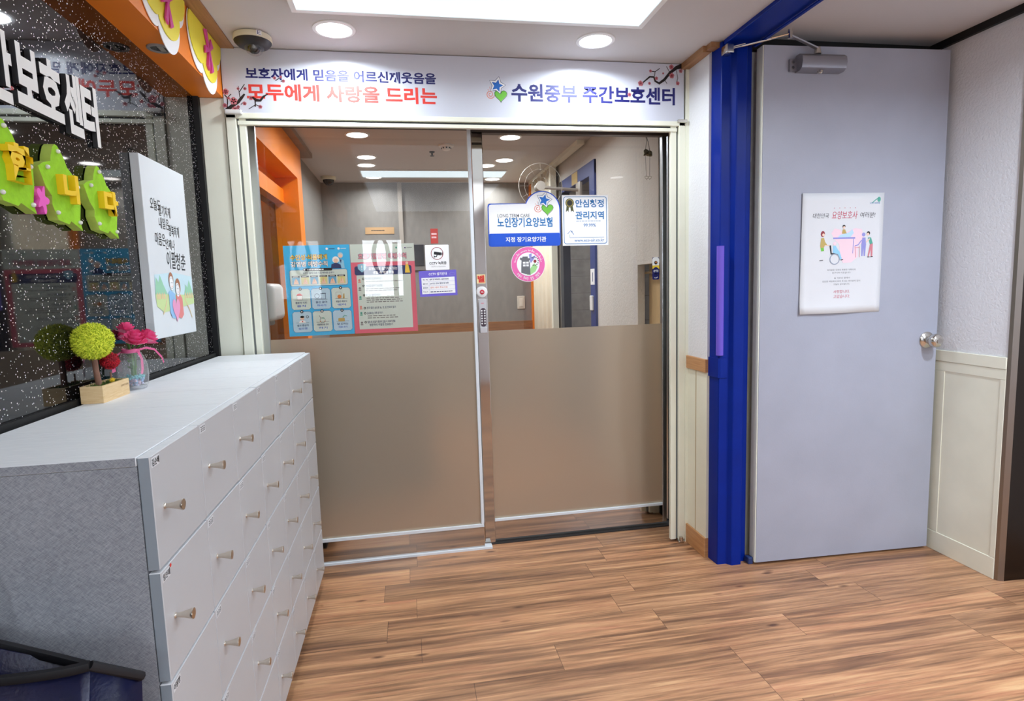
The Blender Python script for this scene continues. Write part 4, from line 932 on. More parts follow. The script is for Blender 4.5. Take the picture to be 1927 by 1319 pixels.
for r_ in range(2):
    for k in range(3):
        x = .065+k*.307; y = .475+r_*.252; odd = (r_+k) % 2; c = PALEB if odd else MINT
        p.poly([(x+.03, y), (x+.262, y), (x+.292, y+.02), (x+.292, y+.21), (x+.262, y+.232), (x+.03, y+.232), (x, y+.21), (x, y+.02)], c, 1)
        p.line([(x+.03, y), (x+.262, y), (x+.292, y+.02), (x+.292, y+.21), (x+.262, y+.232), (x+.03, y+.232), (x, y+.21), (x, y+.02)], .005, STEELB, 2, True)
        p.circ(x+.146, y+.002, .024, INK, 3); p.circ(x+.146, y+.002, .010, WHT, 4); p.line([(x+.05, y+.125), (x+.245, y+.125)], .004, GREYP, 2)
        i = r_*3+k
        if i == 0: p.rect(x+.09, y+.075, x+.17, y+.122, WHT, 3); p.frame(x+.09, y+.075, x+.17, y+.122, .005, GREYP, 4); p.poly([(x+.08, y+.075), (x+.10, y+.055), (x+.14, y+.05), (x+.18, y+.075)], RED, 4)
        if i == 1: p.circ(x+.085, y+.085, .035, PALEB, 3); p.ring(x+.085, y+.085, .035, .006, NAVY2, 4); p.frame(x+.15, y+.06, x+.215, y+.12, .006, NAVY2, 4); p.line([(x+.14, y+.058), (x+.225, y+.058)], .01, NAVY2, 4)
        if i == 2: p.circ(x+.12, y+.10, .03, ORNG, 3); p.poly([(x+.17, y+.12), (x+.185, y+.07), (x+.20, y+.065), (x+.20, y+.12)], KHAKI, 3); p.frame(x+.07, y+.05, x+.15, y+.12, .004, GREYP, 2)
        if i == 3: p.circ(x+.146, y+.075, .03, SKIN, 3); p.circ(x+.146, y+.06, .03, INK, 3, 16, .018); p.poly([(x+.09, y+.125), (x+.11, y+.10), (x+.18, y+.10), (x+.20, y+.125)], WHT, 3); p.circ(x+.146, y+.112, .01, RED, 4); p.ring(x+.225, y+.06, .018, .008, GREYP, 3)
        if i == 4: p.ring(x+.146, y+.105, .04, .005, GREYP, 3); p.line([(x+.10, y+.05), (x+.12, y+.085)], .006, GREYP, 3); p.poly([(x+.13, y+.085), (x+.16, y+.075), (x+.185, y+.088)], TEAL, 4); p.circ(x+.11, y+.118, .008, ORNG, 4); p.circ(x+.18, y+.118, .008, ORNG, 4)
        if i == 5: p.rect(x+.08, y+.09, x+.18, y+.128, KHAKI, 3, .012); p.line([(x+.15, y+.085), (x+.18, y+.06), (x+.215, y+.07)], .012, TEAL, 4)
        p.text(caps[i].split(' ')[0]+' '+caps[i].split(' ')[1], x+.06, y+.142, x+.232, y+.166, NAVY2, 3, .01)
        p.text(' '.join(caps[i].split(' ')[2:]) or '하기', x+.08, y+.178, x+.212, y+.202, BLUEP, 3, .01)
o = a.build('poster'); tag(o, 'sky blue hygiene poster with drawings in cards on the left glass door', 'poster')
pl = PI_.tilt((-.1, 1.2), .004)
a = Art(pl); g_ = (-.2295, 1.015, .0375, 1.393); a.sheet(*g_, MINT, .0005); p = Page(a, *g_)
p.rect(0, .2, 1, 1, ROSE, 1); p.text('호흡기감염병 예방수칙', .115, .10, .875, .172, NAVY2, 1, .085); p.text('호흡기감염병 예방수칙', .118, .103, .872, .169, PALEP, 2, .04); p.text('호흡기감염병 예방수칙', .12, .105, .87, .167, ROSE, 3, .0)
p.circ(.855, .046, .018, WHT, 2); p.circ(.858, .048, .012, NAVY, 3); p.lines(.885, .04, .97, .053, 1, GREYP, 2); p.circ(.72, .046, .015, TEAL, 2)
p.rect(.05, .245, .945, .345, NAVY2, 2, .03); p.text('감염되지도·옮기지도 않는', .27, .258, .72, .292, WHT, 3, .012); p.text('생활 속 예방수칙', .33, .302, .66, .336, WHT, 3, .012)
p.poly([(.10, .225), (.165, .215), (.23, .225), (.225, .275), (.165, .315), (.105, .275)], LBLUE, 3); p.text('!', .155, .235, .175, .285, WHT, 4)
p.poly([(.84, .33), (.85, .25), (.875, .21), (.90, .25), (.92, .33)], YEL, 3); p.circ(.875, .22, .022, SKIN, 4); p.circ(.60, .31, .02, PALEB, 3)
p.rect(.075, .345, .925, .955, MINT, 2)
for y, s_ in ((.385, '백신접종 권고에 따라 받기'), (.465, '기침예절 실천하기 옷소매로'), (.57, '마스크는 올바르게 쓰기'), (.715, '씻지 않은 손으로 눈, 코, 입 만지지 않기'), (.775, '실내에서는 자주 환기하기'), (.875, '발열 및 호흡기 증상이 있을 시 의료기관을')):
    p.circ(.175, y, .018, INK, 3, 14); p.circ(.175, y, .008, MINT, 4, 10); w_ = .019*len(s_)
    p.text(s_, .205, y-.014, min(.205+w_, .88), y+.014, NAVY2, 3, .012)
p.text('방문하여 적절한 진료받기', .235, .895, .60, .923, NAVY2, 3, .012)
for y, n in ((.40, 1), (.482, 2), (.588, 3), (.79, 2)): p.lines(.21, y+.006, .80, y+.006+.022*n, n, GREY_INK, 3, .4)
for y, m in ((.40, ORPINK), (.49, GREY_INK), (.59, TEAL), (.70, ORPINK), (.77, TEAL), (.88, GREY_INK)):
    p.circ(.115, y, .018, m, 3, 12); p.line([(.095, y+.022), (.135, y+.022)], .018, m, 3)
o = a.build('poster'); tag(o, 'pink bordered pale poster with numbered lines, right of the blue poster', 'poster')
# CCTV stickers
a = Art(facing(2.5935)); a.sheet(.083, 1.277, .1855, 1.384, WHT, .0006, .004); p = Page(a, .083, 1.277, .1855, 1.384)
p.ring(.5, .345, .25, .025, flat('maroon_print', (150, 50, 60)), 1); p.poly([(.38, .27), (.68, .31), (.66, .42), (.36, .38)], INK, 2); p.poly([(.69, .33), (.735, .30), (.725, .42), (.68, .40)], INK, 2); p.line([(.50, .40), (.47, .47), (.38, .47)], .035, INK, 2); p.line([(.375, .43), (.375, .51)], .03, INK, 2)
p.text('CCTV 녹화중', .16, .665, .88, .79, INK, 1, .02); p.text('CCTV in Operation', .24, .845, .84, .90, GREYP, 1, 0)
tag(a.build('cctv_sticker'), 'white square sticker with a camera pictogram in a dark red circle', 'sticker')
a = Art(facing(2.5935).tilt((.13, 1.22), .02)); a.sheet(.053, 1.164, .215, 1.2745, VIOLET, .0006); p = Page(a, .053, 1.164, .215, 1.2745)
p.text('CCTV 설치안내', .26, .075, .74, .19, WHT, 1, .015); p.rect(.06, .27, .945, .90, WHT, 1)
for k in range(1, 4): p.line([(.06, .27+.1575*k), (.945, .27+.1575*k)], .004, LILAC, 2)
p.line([(.255, .27), (.255, .90)], .004, LILAC, 2)
for k, s_ in enumerate(('목 적', '촬영시간', '촬영범위', '책 임 자')): p.text(s_, .09, .315+.1575*k, .22, .375+.1575*k, NAVY2, 3, .01)
for k, (s_, m) in enumerate((('범죄 및 화재예방, 시설안전관리', NAVY2), ('24시간 연속 촬영 및 녹화', NAVY2), ('센터 내부 주요시설', ORPINK))): p.text(s_, .28, .31+.1575*k, .78 if k < 2 else .74, .38+.1575*k, m, 3, .01)
p.lines(.28, .79, .90, .86, 1, NAVY2, 3); p.line([(.82, .19), (.83, .12), (.87, .09), (.90, .12), (.95, .13), (.95, .2), (.82, .2)], .008, LILAC, 2)
tag(a.build('cctv_notice'), 'violet bordered camera notice card with four ruled lines', 'notice')
# stickers on the right leaf
RP_ = facing(2.6385); KS = 2.6385/2.595
def K(u, v): return (u*KS, 1.2+(v-1.2)*KS)
def ltc(dx):
    u0, v0 = K(.361, 1.371); u1, v1 = K(.686, 1.557); cx, cy_ = K(.606, 1.530); R = .081*KS
    pts = [(u0-dx+.012, v0-dx), (u1+dx-.012, v0-dx), (u1+dx-.003, v0-dx+.003), (u1+dx, v0-dx+.012)]
    a0 = 0; a1 = math.pi-math.asin(min(1, (v1-cy_)/R))
    for k in range(25): an = a0+(a1-a0)*k/24; pts.append((cx+(R+dx)*math.cos(an), cy_+(R+dx)*math.sin(an)))
    pts += [(u0-dx+.012, v1+dx), (u0-dx+.003, v1+dx-.003), (u0-dx, v1+dx-.012), (u0-dx, v0-dx+.012), (u0-dx+.003, v0-dx+.003)]
    return pts
a = Art(RP_); a.sheet(0, 0, 0, 0, BLUEP, .0015, pts=ltc(0)); a.poly(ltc(-.0045), WHT, 1)
u0, v0 = K(.361, 1.371); u1, v1 = K(.686, 1.428); a.rect(u0+.0045, v0+.003, u1-.0045, v1, BLUEP, 2, .004)
b = K(.402, 1.454), K(.650, 1.497); a.text('노인장기요양보험', (*b[0], *b[1]), STEELB, 2, .025)
b = K(.404, 1.497), K(.548, 1.512); a.text('LONG TERM CARE', (*b[0], *b[1]), GREY_INK, 2, .012)
b = K(.437, 1.390), K(.620, 1.412); a.text('지정 장기요양기관', (*b[0], *b[1]), WHT, 3, .02)
emblem(a, K(.608, 1.552), .100, 2)
tag(a.build('certificate_sticker'), 'blue and white long term care plaque sticker with a rounded hump and star emblem', 'sticker')
u0, v0 = K(.695, 1.370); u1, v1 = K(.909, 1.592)
a = Art(facing(2.637)); a.sheet(u0, v0, u1, v1, WHT, .0008); p = Page(a, u0, v0, u1, v1)
p.frame(.035, .035, .965, .965, .013, STEELB, 1, .05); p.text('안심청정', .285, .085, .905, .245, STEELB, 1, .025); p.text('관리지역', .285, .32, .905, .48, STEELB, 1, .025); p.lines(.30, .505, .90, .525, 1, STEELB, 1)
p.text('99.99%', .46, .565, .725, .63, STEELB, 1, .01); p.text('www.eco-air.co.kr', .255, .865, .905, .925, STEELB, 1, .005); p.line([(.155, .84), (.905, .84)], .006, STEELB, 1); p.line([(.155, .84), (.155, .78)], .006, TEAL, 1)
p.line([(.11, .765), (.175, .70), (.245, .78)], .012, STEELB, 1); p.line([(.205, .705), (.205, .74)], .016, STEELB, 1)
MED = flat('medal_green', (78, 82, 44)); p.poly([(.10, .20), (.155, .20), (.135, .34), (.115, .30), (.08, .34)], MED, 1); p.poly([(.175, .20), (.225, .20), (.255, .335), (.21, .305), (.19, .34)], MED, 1)
p.circ(.165, .155, .092, MED, 2); p.ring(.165, .155, .07, .01, KHAKI, 3); p.circ(.165, .155, .048, flat('medal_dark', (40, 38, 34)), 3)
tag(a.build('air_quality_sticker'), 'white square sticker with blue border, green rosette and web address', 'sticker')
c = K(.535, 1.292); R = .0775*KS
a = Art(RP_); a.sheet(0, 0, 0, 0, WHT, .0008, pts=[(c[0]+R*math.cos(2*math.pi*i/48), c[1]+R*math.sin(2*math.pi*i/48)) for i in range(48)])
a.circle(c, R*.975, HOTP, 1, 48); a.circle(c, R*.665, WHT, 2, 40)
q = lambda x, y: (c[0]+x*R, c[1]+y*R)
a.poly([q(-.1+.0, -.62), q(.12, -.60), q(.42, -.42), q(.55, -.15), q(.35, .05), q(.15, -.2)], flat('leaf_print', (170, 222, 150)), 3)
a.poly([q(-.42, -.48), q(.12, -.62), q(.10, .05), q(.05, .2), q(.12, .26), q(.12, .34), q(-.02, .34), q(-.02, .44), q(-.32, .44), q(-.34, .36), q(-.46, .38), q(-.48, .28), q(-.38, .22), q(-.40, .0)], GREYP, 4)
for x in (-.31, -.12):
    for y in (-.12, .03): a.rect(*q(x, y), *q(x+.15, y+.11), WHT, 5)
a.poly([q(.10, .25), q(.05, .55), q(.22, .62), q(.2, .4), q(.45, .5), q(.35, .3), q(.15, .05)], LILAC, 3)
a.circle(q(.40, .16), R*.09, flat('maroon_print', (150, 50, 60)), 4)
for k in range(9): an = -1.9+k*.5; a.stroke([q(.36+.2*math.cos(an), .16+.2*math.sin(an)), q(.36+.27*math.cos(an), .16+.27*math.sin(an))], .004, INK, 4)
def bend(txt, rr, a0, a1, hgt, flip, m):
    n = len(txt)
    for i, ch in enumerate(txt):
        if ch == ' ': continue
        an = a0+(a1-a0)*(i+.5)/n; w_ = abs(a1-a0)/n*rr*.86
        ex, ey = (math.sin(an), -math.cos(an)) if not flip else (-math.sin(an), math.cos(an)); ox, oy = (math.cos(an), math.sin(an)) if not flip else (-math.cos(an), -math.sin(an))
        def fn(x, y): return (c[0]+rr*math.cos(an)+ex*x+ox*y, c[1]+rr*math.sin(an)+ey*x+oy*y)
        a.text(ch, (-w_/2, -hgt/2, w_/2, hgt/2), m, 3, .015, 0, ch.isascii(), fn)
bend('Suwon-City Daycare Service Association', R*.82, math.radians(172), math.radians(8), R*.16, False, WHT)
bend('수원시 주야간 보호 연합회', R*.82, math.radians(218), math.radians(322), R*.18, True, WHT)
tag(a.build('round_sticker'), 'round pink sticker with a grey gate tower drawing', 'sticker')
u0, v0, u1, v1 = 1.139, 1.208, 1.173, 1.312
a = Art(RP_); a.sheet(u0, v0, u1, v1, NAVY, .0006, .006); a.rect(u0, v0+.048, u1, v1, WHT, 1, .012); a.rect(u0, v0+.050, u1, v0+.066, YEL, 2); a.circle(((u0+u1)/2, v0+.038), .0165, NAVY, 3, 24, .02); a.circle(((u0+u1)/2, v0+.079), .008, INK, 3); a.circle(((u0+u1)/2+.001, v0+.08), .004, ORNG, 4)
a.text('손끼임', (u0+.005, v0+.035, u1-.005, v0+.046), WHT, 4, .03); a.text('주의', (u0+.009, v0+.021, u1-.009, v0+.031), WHT, 3, .03); a.stroke([(u0+.009, v0+.009), (u0+.018, v0+.007), (u0+.026, v0+.012)], .003, WHT, 3)
tag(a.build('warning_sticker'), 'tall navy and yellow finger warning sticker at the right edge of the glass', 'sticker')
a = Art(facing(2.6245)); a.sheet(.306, 1.213, .345, 1.253, flat('cream_label', (246, 226, 170)), .0004); a.text('벨', (.310, 1.217, .341, 1.249), RED, 1, .04)
tag(a.build('bell_label'), 'cream label with a red hand written syllable above the call button', 'label')
t = thing('call_button', (.326, 2.6245, 1.15), 'round white call button with red centre on the steel stile', 'button')
mb = MB(); mb.lathe((.326, 2.6245, 1.175), (0, -1, 0), [(.0255, 0), (.0255, .010), (.022, .0155), (.012, .017)], WHITE, 40); mb.build('base', t, True)
mb = MB(); mb.lathe((.326, 2.609, 1.175), (0, -1, 0), [(.0105, 0), (.0105, .003), (.008, .0045)], mat('red_button', (206, 36, 56), .35), 24); mb.build('push_button', t, True)
a = Art(facing(2.6042)); a.lines(.3195, 1.171, .3325, 1.179, 2, WHT, 1); a.build('lettering', t)
t = thing('digital_door_lock', (.327, 2.6245, .99), 'slim silver digital door lock with keypad under the call button', 'door lock')
mb = MB(); LS = mat('lock_silver', (206, 206, 208), .28, .6)
mb.prism(facing(2.6245), rrect(.3105, .992, .3435, 1.146, .005), 0, .022, LS); mb.box((.311, 2.597, .992), (.343, 2.604, 1.02), LS, .003); mb.build('lock_body', t)
mb = MB(); mb.prism(facing(2.6025), rrect(.3145, 1.022, .3395, 1.104, .0115), 0, .002, mat('keypad_plum', (70, 54, 66), .3)); mb.build('keypad', t)
for r_ in range(6):
    for k in range(2):
        mb = MB(); mb.lathe((.3205+k*.013, 2.6005, 1.036+r_*.0113), (0, -1, 0), [(.0038, 0), (.0034, .0012), (.001, .0014)], WHITE, 14); mb.build('key', t, True)
a = Art(facing(2.6022)); a.lines(.319, 1.122, .335, 1.129, 1, ROSE, 1); a.build('lettering', t)
# wind bells
t = thing('door_bells', (1.11, 2.622, 1.86), 'pair of small bronze bells with wire hearts hanging inside the right door corner', 'bells')
BRZ = mat('bronze', (150, 142, 118), .35, .75)
mb = MB(); mb.tube([(1.106, 2.628, 1.856), (1.106, 2.620, 1.835), (1.098, 2.618, 1.795)], .0011, mat('cord', (70, 64, 58), .8), 6); mb.tube([(1.106, 2.620, 1.852), (1.112, 2.618, 1.83), (1.119, 2.616, 1.79)], .0011, MATS['cord'], 6); mb.tube([(1.097, 2.618, 1.78), (1.103, 2.618, 1.68)], .0007, MATS['cord'], 6); mb.tube([(1.119, 2.616, 1.78), (1.118, 2.616, 1.68)], .0007, MATS['cord'], 6); mb.build('cord', t)
for bx, by, bz, ax in ((1.095, 2.618, 1.797, (.35, -.3, -1)), (1.119, 2.614, 1.792, (-.25, .0, -1))):
    mb = MB(); mb.lathe((bx, by, bz), ax, [(.002, 0), (.008, .002), (.0125, .009), (.0145, .019), (.0155, .022), (.0135, .021), (.011, .010), (.004, .004)], BRZ, 26); mb.build('bell', t, True)
for hx in (1.103, 1.1185):
    mb = MB(); mb.tube([(hx+.0085*(16*math.sin(q_)**3)/16, 2.617, 1.673+.0085*(13*math.cos(q_)-5*math.cos(2*q_)-2*math.cos(3*q_)-math.cos(4*q_))/16) for q_ in [2*math.pi*i/20 for i in range(21)]], .0009, BRZ, 6); mb.build('wire_heart', t)

# poster on the grey door
PP = Plane(DP.p(0, 0, .0012), DP.u, DP.v, DP.n).tilt((.35, 1.29), .0)
t = thing('door_poster', DP.p(.35, 1.05), 'white paper poster with caregiver drawings taped to the grey door', 'poster')
mb = MB(); B_ = (.170, 1.049, .530, 1.529)
def curl(s_, t_): return .0012+.010*max(0, t_-.85)**2/.0225*(.5+.5*math.sin(s_*5))+.004*max(0, .05-s_)/.05
mb.grid([[DP.p(B_[0]+(B_[2]-B_[0])*i/14-.004*j/16, B_[3]-(B_[3]-B_[1])*j/16, curl(i/14, j/16)) for i in range(15)] for j in range(17)], PAPER)
so = mb.build('sheet', t, True); so.modifiers.new('thickness', 'SOLIDIFY').thickness = .0004
a = Art(Plane(DP.p(0, 0, .0017), DP.u, DP.v, DP.n)); p = Page(a, B_[0]+.004, B_[1], B_[2]-.004, B_[3]); BR_ = flat('crimson_ink', (196, 44, 78))
p.text('대한민국', .125, .165, .325, .205, INK, 1, .0, .15); p.text('요양보호사', .36, .148, .68, .215, BR_, 1, .0, .15); p.text('여러분!', .715, .160, .905, .205, INK, 1, .0, .15)
for k in range(5): p.circ(.39+k*.065, .123, .005, BR_, 1, 8)
a.build('lettering', t); a = Art(Plane(DP.p(0, 0, .0017), DP.u, DP.v, DP.n)); p = Page(a, B_[0]+.004, B_[1], B_[2]-.004, B_[3])
p.line([(.86, .085), (.90, .06), (.935, .045)], .010, TEAL, 1); p.circ(.945, .055, .022, TEAL, 1, 12, .03); p.text('노인장기요양보험', .83, .078, .955, .092, STEELB, 1)
a.build('logo', t); a = Art(Plane(DP.p(0, 0, .0017), DP.u, DP.v, DP.n)); p = Page(a, B_[0]+.004, B_[1], B_[2]-.004, B_[3])
p.poly([(.36, .33), (.40, .29), (.46, .30), (.52, .33), (.66, .29), (.74, .30), (.77, .36), (.74, .42), (.70, .44), (.70, .53), (.62, .575), (.52, .58), (.48, .54), (.46, .42), (.40, .38)], PALEP, 1)
p.line([(.385, .372), (.66, .372)], .018, LILAC, 2); p.line([(.64, .378), (.635, .50)], .008, LILAC, 2); p.poly([(.44, .365), (.47, .345), (.58, .325), (.62, .30), (.64, .33), (.60, .365)], PALEB, 3); p.circ(.515, .275, .018, INK, 3); p.circ(.515, .283, .014, SKIN, 4); p.poly([(.49, .335), (.50, .30), (.53, .30), (.55, .335)], KHAKI, 3)
p.circ(.255, .335, .026, flat('maroon_print', (150, 50, 60)), 2, 14, .034); p.circ(.262, .342, .016, SKIN, 3); p.poly([(.225, .435), (.235, .37), (.27, .365), (.285, .40), (.32, .432), (.28, .435), (.27, .45), (.23, .45)], KHAKI, 2); p.poly([(.23, .45), (.27, .45), (.275, .475), (.24, .478)], GREENP, 2); p.line([(.28, .43), (.345, .428)], .008, SKIN, 3); p.line([(.22, .555), (.265, .552)], .008, INK, 2)
p.line([(.35, .43), (.365, .50), (.46, .50)], .02, INK, 2); p.ring(.41, .545, .058, .010, flat('wheel_grey', (150, 160, 178)), 3); p.circ(.405, .415, .02, PALEP, 3); p.poly([(.385, .49), (.385, .435), (.42, .435), (.45, .47), (.47, .485), (.50, .545), (.48, .55), (.45, .505)], LBLUE, 3); p.line([(.485, .553), (.515, .55)], .009, INK, 3)
p.circ(.765, .345, .022, LILAC, 2); p.poly([(.74, .43), (.75, .37), (.79, .37), (.80, .43), (.79, .525), (.775, .525), (.77, .45), (.76, .525), (.745, .525)], LILAC, 2); p.line([(.745, .39), (.70, .43), (.66, .438)], .012, LILAC, 2); p.line([(.66, .44), (.675, .535)], .006, PINK, 2); p.line([(.715, .44), (.72, .535)], .006, PINK, 2); p.line([(.66, .455), (.72, .452)], .006, PINK, 2)
p.circ(.825, .335, .022, INK, 2); p.circ(.82, .343, .016, SKIN, 3); p.poly([(.82, .37), (.86, .37), (.885, .42), (.85, .43)], TEAL, 2); p.line([(.845, .38), (.80, .41)], .012, SKIN, 3); p.poly([(.85, .425), (.885, .42), (.885, .525), (.865, .53), (.86, .47), (.84, .53), (.825, .525)], PINK, 2); p.line([(.82, .533), (.85, .533)], .009, INK, 2); p.line([(.86, .533), (.89, .53)], .009, INK, 2)
a.build('drawing', t); a = Art(Plane(DP.p(0, 0, .0017), DP.u, DP.v, DP.n)); p = Page(a, B_[0]+.004, B_[1], B_[2]-.004, B_[3])
for y, s_, x0, x1 in ((.628, '여러분은 우리의 따뜻한 가족이자', .32, .68), (.652, '친구이며 이웃입니다.', .385, .62), (.696, '늘 어르신 곁에서', .41, .61), (.723, '든든한 버팀목이 되어 주시는 여러분이 있어', .265, .74), (.748, '오늘도 감사합니다.', .405, .61)): p.text(s_, x0, y, x1, y+.015, GREY_INK, 1, 0)
p.text('사랑합니다.', .405, .805, .61, .832, BR_, 1, .0, .15); p.text('고맙습니다.', .405, .845, .615, .873, BR_, 1, .0, .15)
p.circ(.335, .943, .022, INK, 1); p.circ(.34, .936, .011, WHT, 2); p.text('보건복지부', .37, .935, .485, .952, GREYP, 1, .01); p.ring(.675, .925, .015, .012, BR_, 1); p.lines(.53, .928, .645, .952, 2, GREY_INK, 1)
a.build('lettering', t)

# ================================================================== THINGS IN THE INNER ROOM
t = thing('soap_dispenser', (-.72, 3.14, 1.035), 'white wall dispenser on the dark panel inside the left glass door', 'dispenser')
mb = MB(); mb.box((-.79, 3.02, 1.06), (-.635, 3.27, 1.245), WHITE, .03, 4); mb.build('cover', t, True)
mb = MB(); mb.box((-.775, 3.05, 1.035), (-.68, 3.22, 1.062), mat('grey_plastic', (150, 150, 152), .4), .008); mb.build('nozzle', t)
RSIGN = mat('red_wall_sign', (188, 56, 48), .5)
a = Art(facing(5.468)); a.sheet(.232, 1.60, .298, 1.733, RSIGN, .006); a.lines(.24, 1.64, .29, 1.70, 2, PALEP, 1, .5); tag(a.build('wall_sign'), 'small red sign on the far inner wall above the camera sticker', 'sign')
a = Art(facing(5.465)); OK_ = mat('oak_plaque', (190, 152, 108), .5); a.sheet(-.342, 1.692, -.09, 1.75, OK_, .01); a.lines(-.29, 1.715, -.14, 1.73, 1, INK, 1, .5)
tag(a.build('name_plaque'), 'wooden name plaque on the far inner wall above the pink bordered poster', 'plaque')
t = thing('intercom', (.12, 5.46, 1.36), 'dark wall intercom panel on the far wall, beside the pink bordered poster', 'intercom')
mb = MB(); mb.box((.07, 5.45, 1.36), (.175, 5.47, 1.60), mat('intercom_frame', (120, 116, 112), .4), .004); mb.build('frame', t)
mb = MB(); mb.box((.08, 5.446, 1.40), (.165, 5.451, 1.59), mat('intercom_screen', (32, 34, 40), .15), .002); mb.build('screen', t)
t = thing('light_switch', (1.048, 5.465, .98), 'beige light switch on the far inner wall under the round pink sticker', 'switch')
mb = MB(); mb.box((1.012, 5.46, .98), (1.085, 5.4695, 1.10), mat('switch_beige', (206, 198, 184), .4), .003); mb.build('plate', t)
mb = MB(); mb.box((1.03, 5.455, 1.0), (1.066, 5.461, 1.075), mat('switch_rocker', (216, 208, 194), .4), .002); mb.build('rocker', t)
t = thing('low_cabinet', (-.2, 3.75, 0), 'dark low cabinet blurred behind the left frosted glass', 'cabinet')
DKW = m_wood('dark_walnut', (58, 42, 34), (84, 62, 48), (6, 60, 60))
mb = MB(); mb.box((-.62, 3.45, .06), (.12, 4.0, .74), DKW, .004); mb.build('body', t)
mb = MB(); mb.box((-.64, 3.43, .74), (.14, 4.02, .765), DKW, .003); mb.build('top', t)
mb = MB(); mb.box((-.60, 3.48, 0), (.10, 3.98, .06), BLACK); mb.build('plinth', t)
for x0, x1 in ((-.61, -.255), (-.245, .11)):
    mb = MB(); mb.box((x0, 3.432, .08), (x1, 3.4495, .73), DKW, .003); dd = mb.build('door', t); mb = MB(); mb.box(((x0+x1)/2-.05, 3.415, .66), ((x0+x1)/2+.05, 3.4315, .672), CHROME, .003); mb.build('handle', dd)
# folding curtain and its track
CURT = m_paint('cream_curtain', (226, 214, 190), .7, .03, .05, 12)
t = thing('folding_curtain', (1.15, 5.0, 0), 'cream folding curtain hanging by the blue inner door frame', 'curtain')
mb = MB(); n = 60
mb.grid([[Vector((1.165+.028*math.cos(j*.9)+(.004*math.sin(j*2.3)), 4.64+j*(5.30-4.64)/n, z)) for j in range(n+1)] for z in (.03, 1.0, 2.112)], CURT); co = mb.build('curtain_panel', t, True, 60)
co.modifiers.new('thickness', 'SOLIDIFY').thickness = .004
mb = MB(); mb.box((1.14, 4.60, .03), (1.19, 4.632, 2.112), CREAM_AL, .004); mb.build('end_post', t)
simple('curtain_track', (1.145, 3.86, 2.112), (1.195, 5.44, ZC), CREAM_AL, 'cream ceiling track above the folding curtain', 'curtain track')
a = Art(wall_r(1.2045)); a.sheet(-4.215, 1.90, -4.07, 1.98, mat('gold_plate', (196, 164, 96), .35, .3), .0015); a.lines(-4.19, 1.925, -4.10, 1.955, 1, KHAKI, 1); tag(a.build('door_plate'), 'gold plate on the head of the blue inner door frame', 'door plate')
a = Art(wall_r(1.2045)); a.sheet(-3.80, 1.19, -3.715, 1.293, WHT, .0008); a.rect(-3.762, 1.21, -3.748, 1.27, NAVY2, 1); tag(a.build('jamb_notice'), 'white notice strip on the blue inner door jamb', 'notice')
mb = MB(); mb.box((1.192, 3.735, 1.02), (1.205, 3.79, 1.118), WHITE, .004); tag(mb.build('strike_plate'), 'white latch cover on the blue inner door jamb, under the notice strip', 'latch')
# fan, detector, sprinkler, far camera
t = thing('wall_fan', (1.2, 4.0, 1.87), 'round wire fan guard on the right inner wall above the plaque sticker', 'fan')
FW = mat('fan_wire', (176, 168, 158), .4); fc = Vector((.92, 3.98, 1.862)); mb = MB()
for r_, w_ in ((.15, .002), (.11, .0008), (.06, .0008)): mb.tube([fc+Vector((r_*math.cos(2*math.pi*i/40), 0, r_*math.sin(2*math.pi*i/40))) for i in range(41)], w_, FW, 6)
for k in range(12): mb.tube([fc+Vector((.03*math.cos(k*math.pi/6), -.005, .03*math.sin(k*math.pi/6))), fc+Vector((.155*math.cos(k*math.pi/6), 0, .155*math.sin(k*math.pi/6)))], .0005, FW, 5)
mb.build('guard', t)
mb = MB(); mb.cyl(fc-Vector((0, .012, 0)), fc+Vector((0, .09, 0)), .032, FW, .026, 20); mb.build('motor', t, True)
mb = MB(); mb.tube([fc+Vector((0, .06, 0)), fc+Vector((.06, .07, 0)), (1.212, 4.05, 1.845)], .011, FW, 10); mb.box((1.2, 4.0, 1.79), (1.221, 4.10, 1.90), FW, .004); mb.build('bracket', t, True)
c = Vector((.30, 4.05, ZC)); t = thing('smoke_detector', c, 'white smoke detector on the inner ceiling left of the steel stile', 'smoke detector')
mb = MB(); mb.lathe(c, (0, 0, -1), [(.05, 0), (.05, .010), (.042, .014)], WHITE, 28); mb.lathe(c-Vector((0, 0, .014)), (0, 0, -1), [(.03, 0), (.028, .016), (.018, .022)], WHITE, 24); mb.build('housing', t, True)
mb = MB()
for k in range(8): an = 2*math.pi*k/8; p_ = c+Vector((.029*math.cos(an), .029*math.sin(an), -.022)); mb.box(p_-Vector((.004, .004, .004)), p_+Vector((.004, .004, .004)), BLACK)
mb.build('slots', t)
c = Vector((.215, 4.25, ZC)); mb = MB(); mb.lathe(c, (0, 0, -1), [(.02, 0), (.018, .006), (.006, .01), (.006, .025), (.016, .028), (.016, .030)], mat('sprinkler_dark', (60, 54, 48), .4, .6), 20)
tag(mb.build('sprinkler', None, True), 'small dark sprinkler head on the inner ceiling beside the smoke detector', 'sprinkler')
c = Vector((-.60, 5.2, ZC)); t = thing('dome_camera', c, 'small dark dome camera in the far left corner of the inner ceiling', 'security camera')
mb = MB(); mb.lathe(c, (0, 0, -1), [(.06, 0), (.06, .02), (.055, .026)], CAMB, 28); mb.build('housing', t, True)
mb = MB(); mb.lathe(c-Vector((0, 0, .026)), (0, 0, -1), [(.046, 0)]+[(.046*math.cos(k*math.pi/12), .046*math.sin(k*math.pi/12)) for k in range(1, 7)], mat('dome_dark', (40, 40, 40), .15), 24); mb.build('dome', t, True)

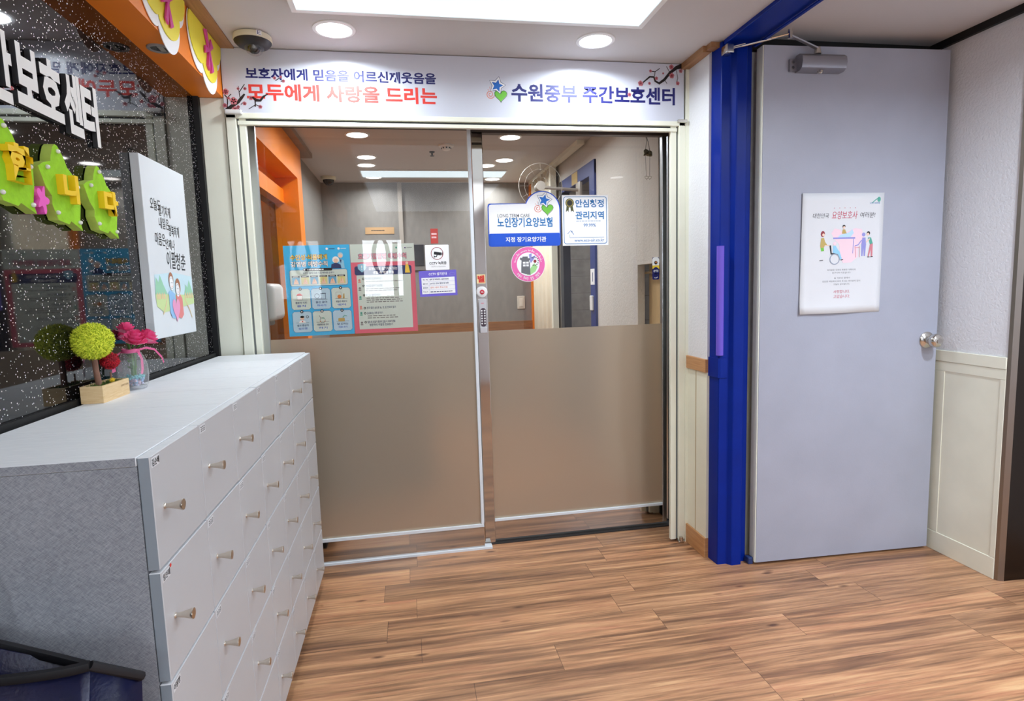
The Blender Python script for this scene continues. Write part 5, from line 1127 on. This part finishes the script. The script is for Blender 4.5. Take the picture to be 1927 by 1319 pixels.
# ================================================================== TOTE BAG
NYL = m_paint('navy_nylon', (22, 25, 58), .36, .12, .25, 30); BIND = mat('black_binding', (12, 12, 18), .6)
t = thing('tote_bag', (-.59, .80, 0), 'open navy nylon tote bag with black binding standing against the near end of the lockers', 'bag')
mb = MB(); N = 24
def rim_f(s_): return Vector((-.735+.298*s_, .80+.018*s_**4, .735-.008*math.sin(math.pi*s_)-.026*s_**3+.008*s_**10))
def rim_b(s_): return Vector((-.735+.30*s_, .893-.02*s_**6, .79-.132*s_**.9+.010*s_**8))
def body(rf, off, n=7):
    rows = []
    for k in range(n+1):
        f = k/n; rows.append([Vector((lerp(rf(j/N).x, -.59, .12*f), lerp(rf(j/N).y, off, f), rf(j/N).z*(1-f)+.004*f))+Vector((0, .006*math.sin(9*j/N+5*f), 0)) for j in range(N+1)])
    return rows
lerp = lambda p_, q_, f: p_+(q_-p_)*f
mb.grid(body(rim_f, .70), NYL); mb.grid(body(rim_b, .89), NYL)
rf, rb = rim_f(1), rim_b(1)
fold = Vector((-.399, .868, .662)); 
mb.grid([[rim_f(1), fold, rim_b(1)], [rim_f(1)*.5+Vector((-.23, .37, 0)), Vector((-.408, .84, .34)), rim_b(1)*.5+Vector((-.23, .44, 0))], [Vector((-.455, .70, .004)), Vector((-.44, .79, .004)), Vector((-.455, .89, .004))]], NYL)
mb.grid([[rim_f(0), Vector((-.741, .85, .75)), rim_b(0)], [Vector((-.72, .70, .004)), Vector((-.735, .79, .004)), Vector((-.72, .89, .004))]], NYL)
mb.grid([[Vector((-.72, .70, .004)), Vector((-.455, .70, .004))], [Vector((-.72, .89, .004)), Vector((-.455, .89, .004))]], NYL)
bo = mb.build('bag_body', t, True, 60); bo.modifiers.new('thickness', 'SOLIDIFY').thickness = .002
mb = MB(); mb.tube([rim_f(j/N) for j in range(N+1)], .0055, BIND, 8, 1.4); mb.build('binding', t, True)
mb = MB(); mb.tube([rim_b(j/N) for j in range(N+1)], .0055, BIND, 8, 1.4); mb.build('binding', t, True)
mb = MB(); mb.tube([rim_f(1), fold, rim_b(1)], .005, BIND, 8, 1.3); mb.build('binding', t, True)
mb = MB(); hp = [(-.585, .880, .70), (-.588, .876, .76), (-.592, .872, .80), (-.61, .865, .835), (-.64, .858, .835), (-.68, .86, .80), (-.70, .864, .77), (-.705, .868, .72)]
mb.grid([[Vector(p_)-Vector((.0, .012, 0)), Vector(p_)+Vector((.0, .012, 0))] for p_ in hp], NYL); ho = mb.build('handle', t, True); ho.modifiers.new('thickness', 'SOLIDIFY').thickness = .003
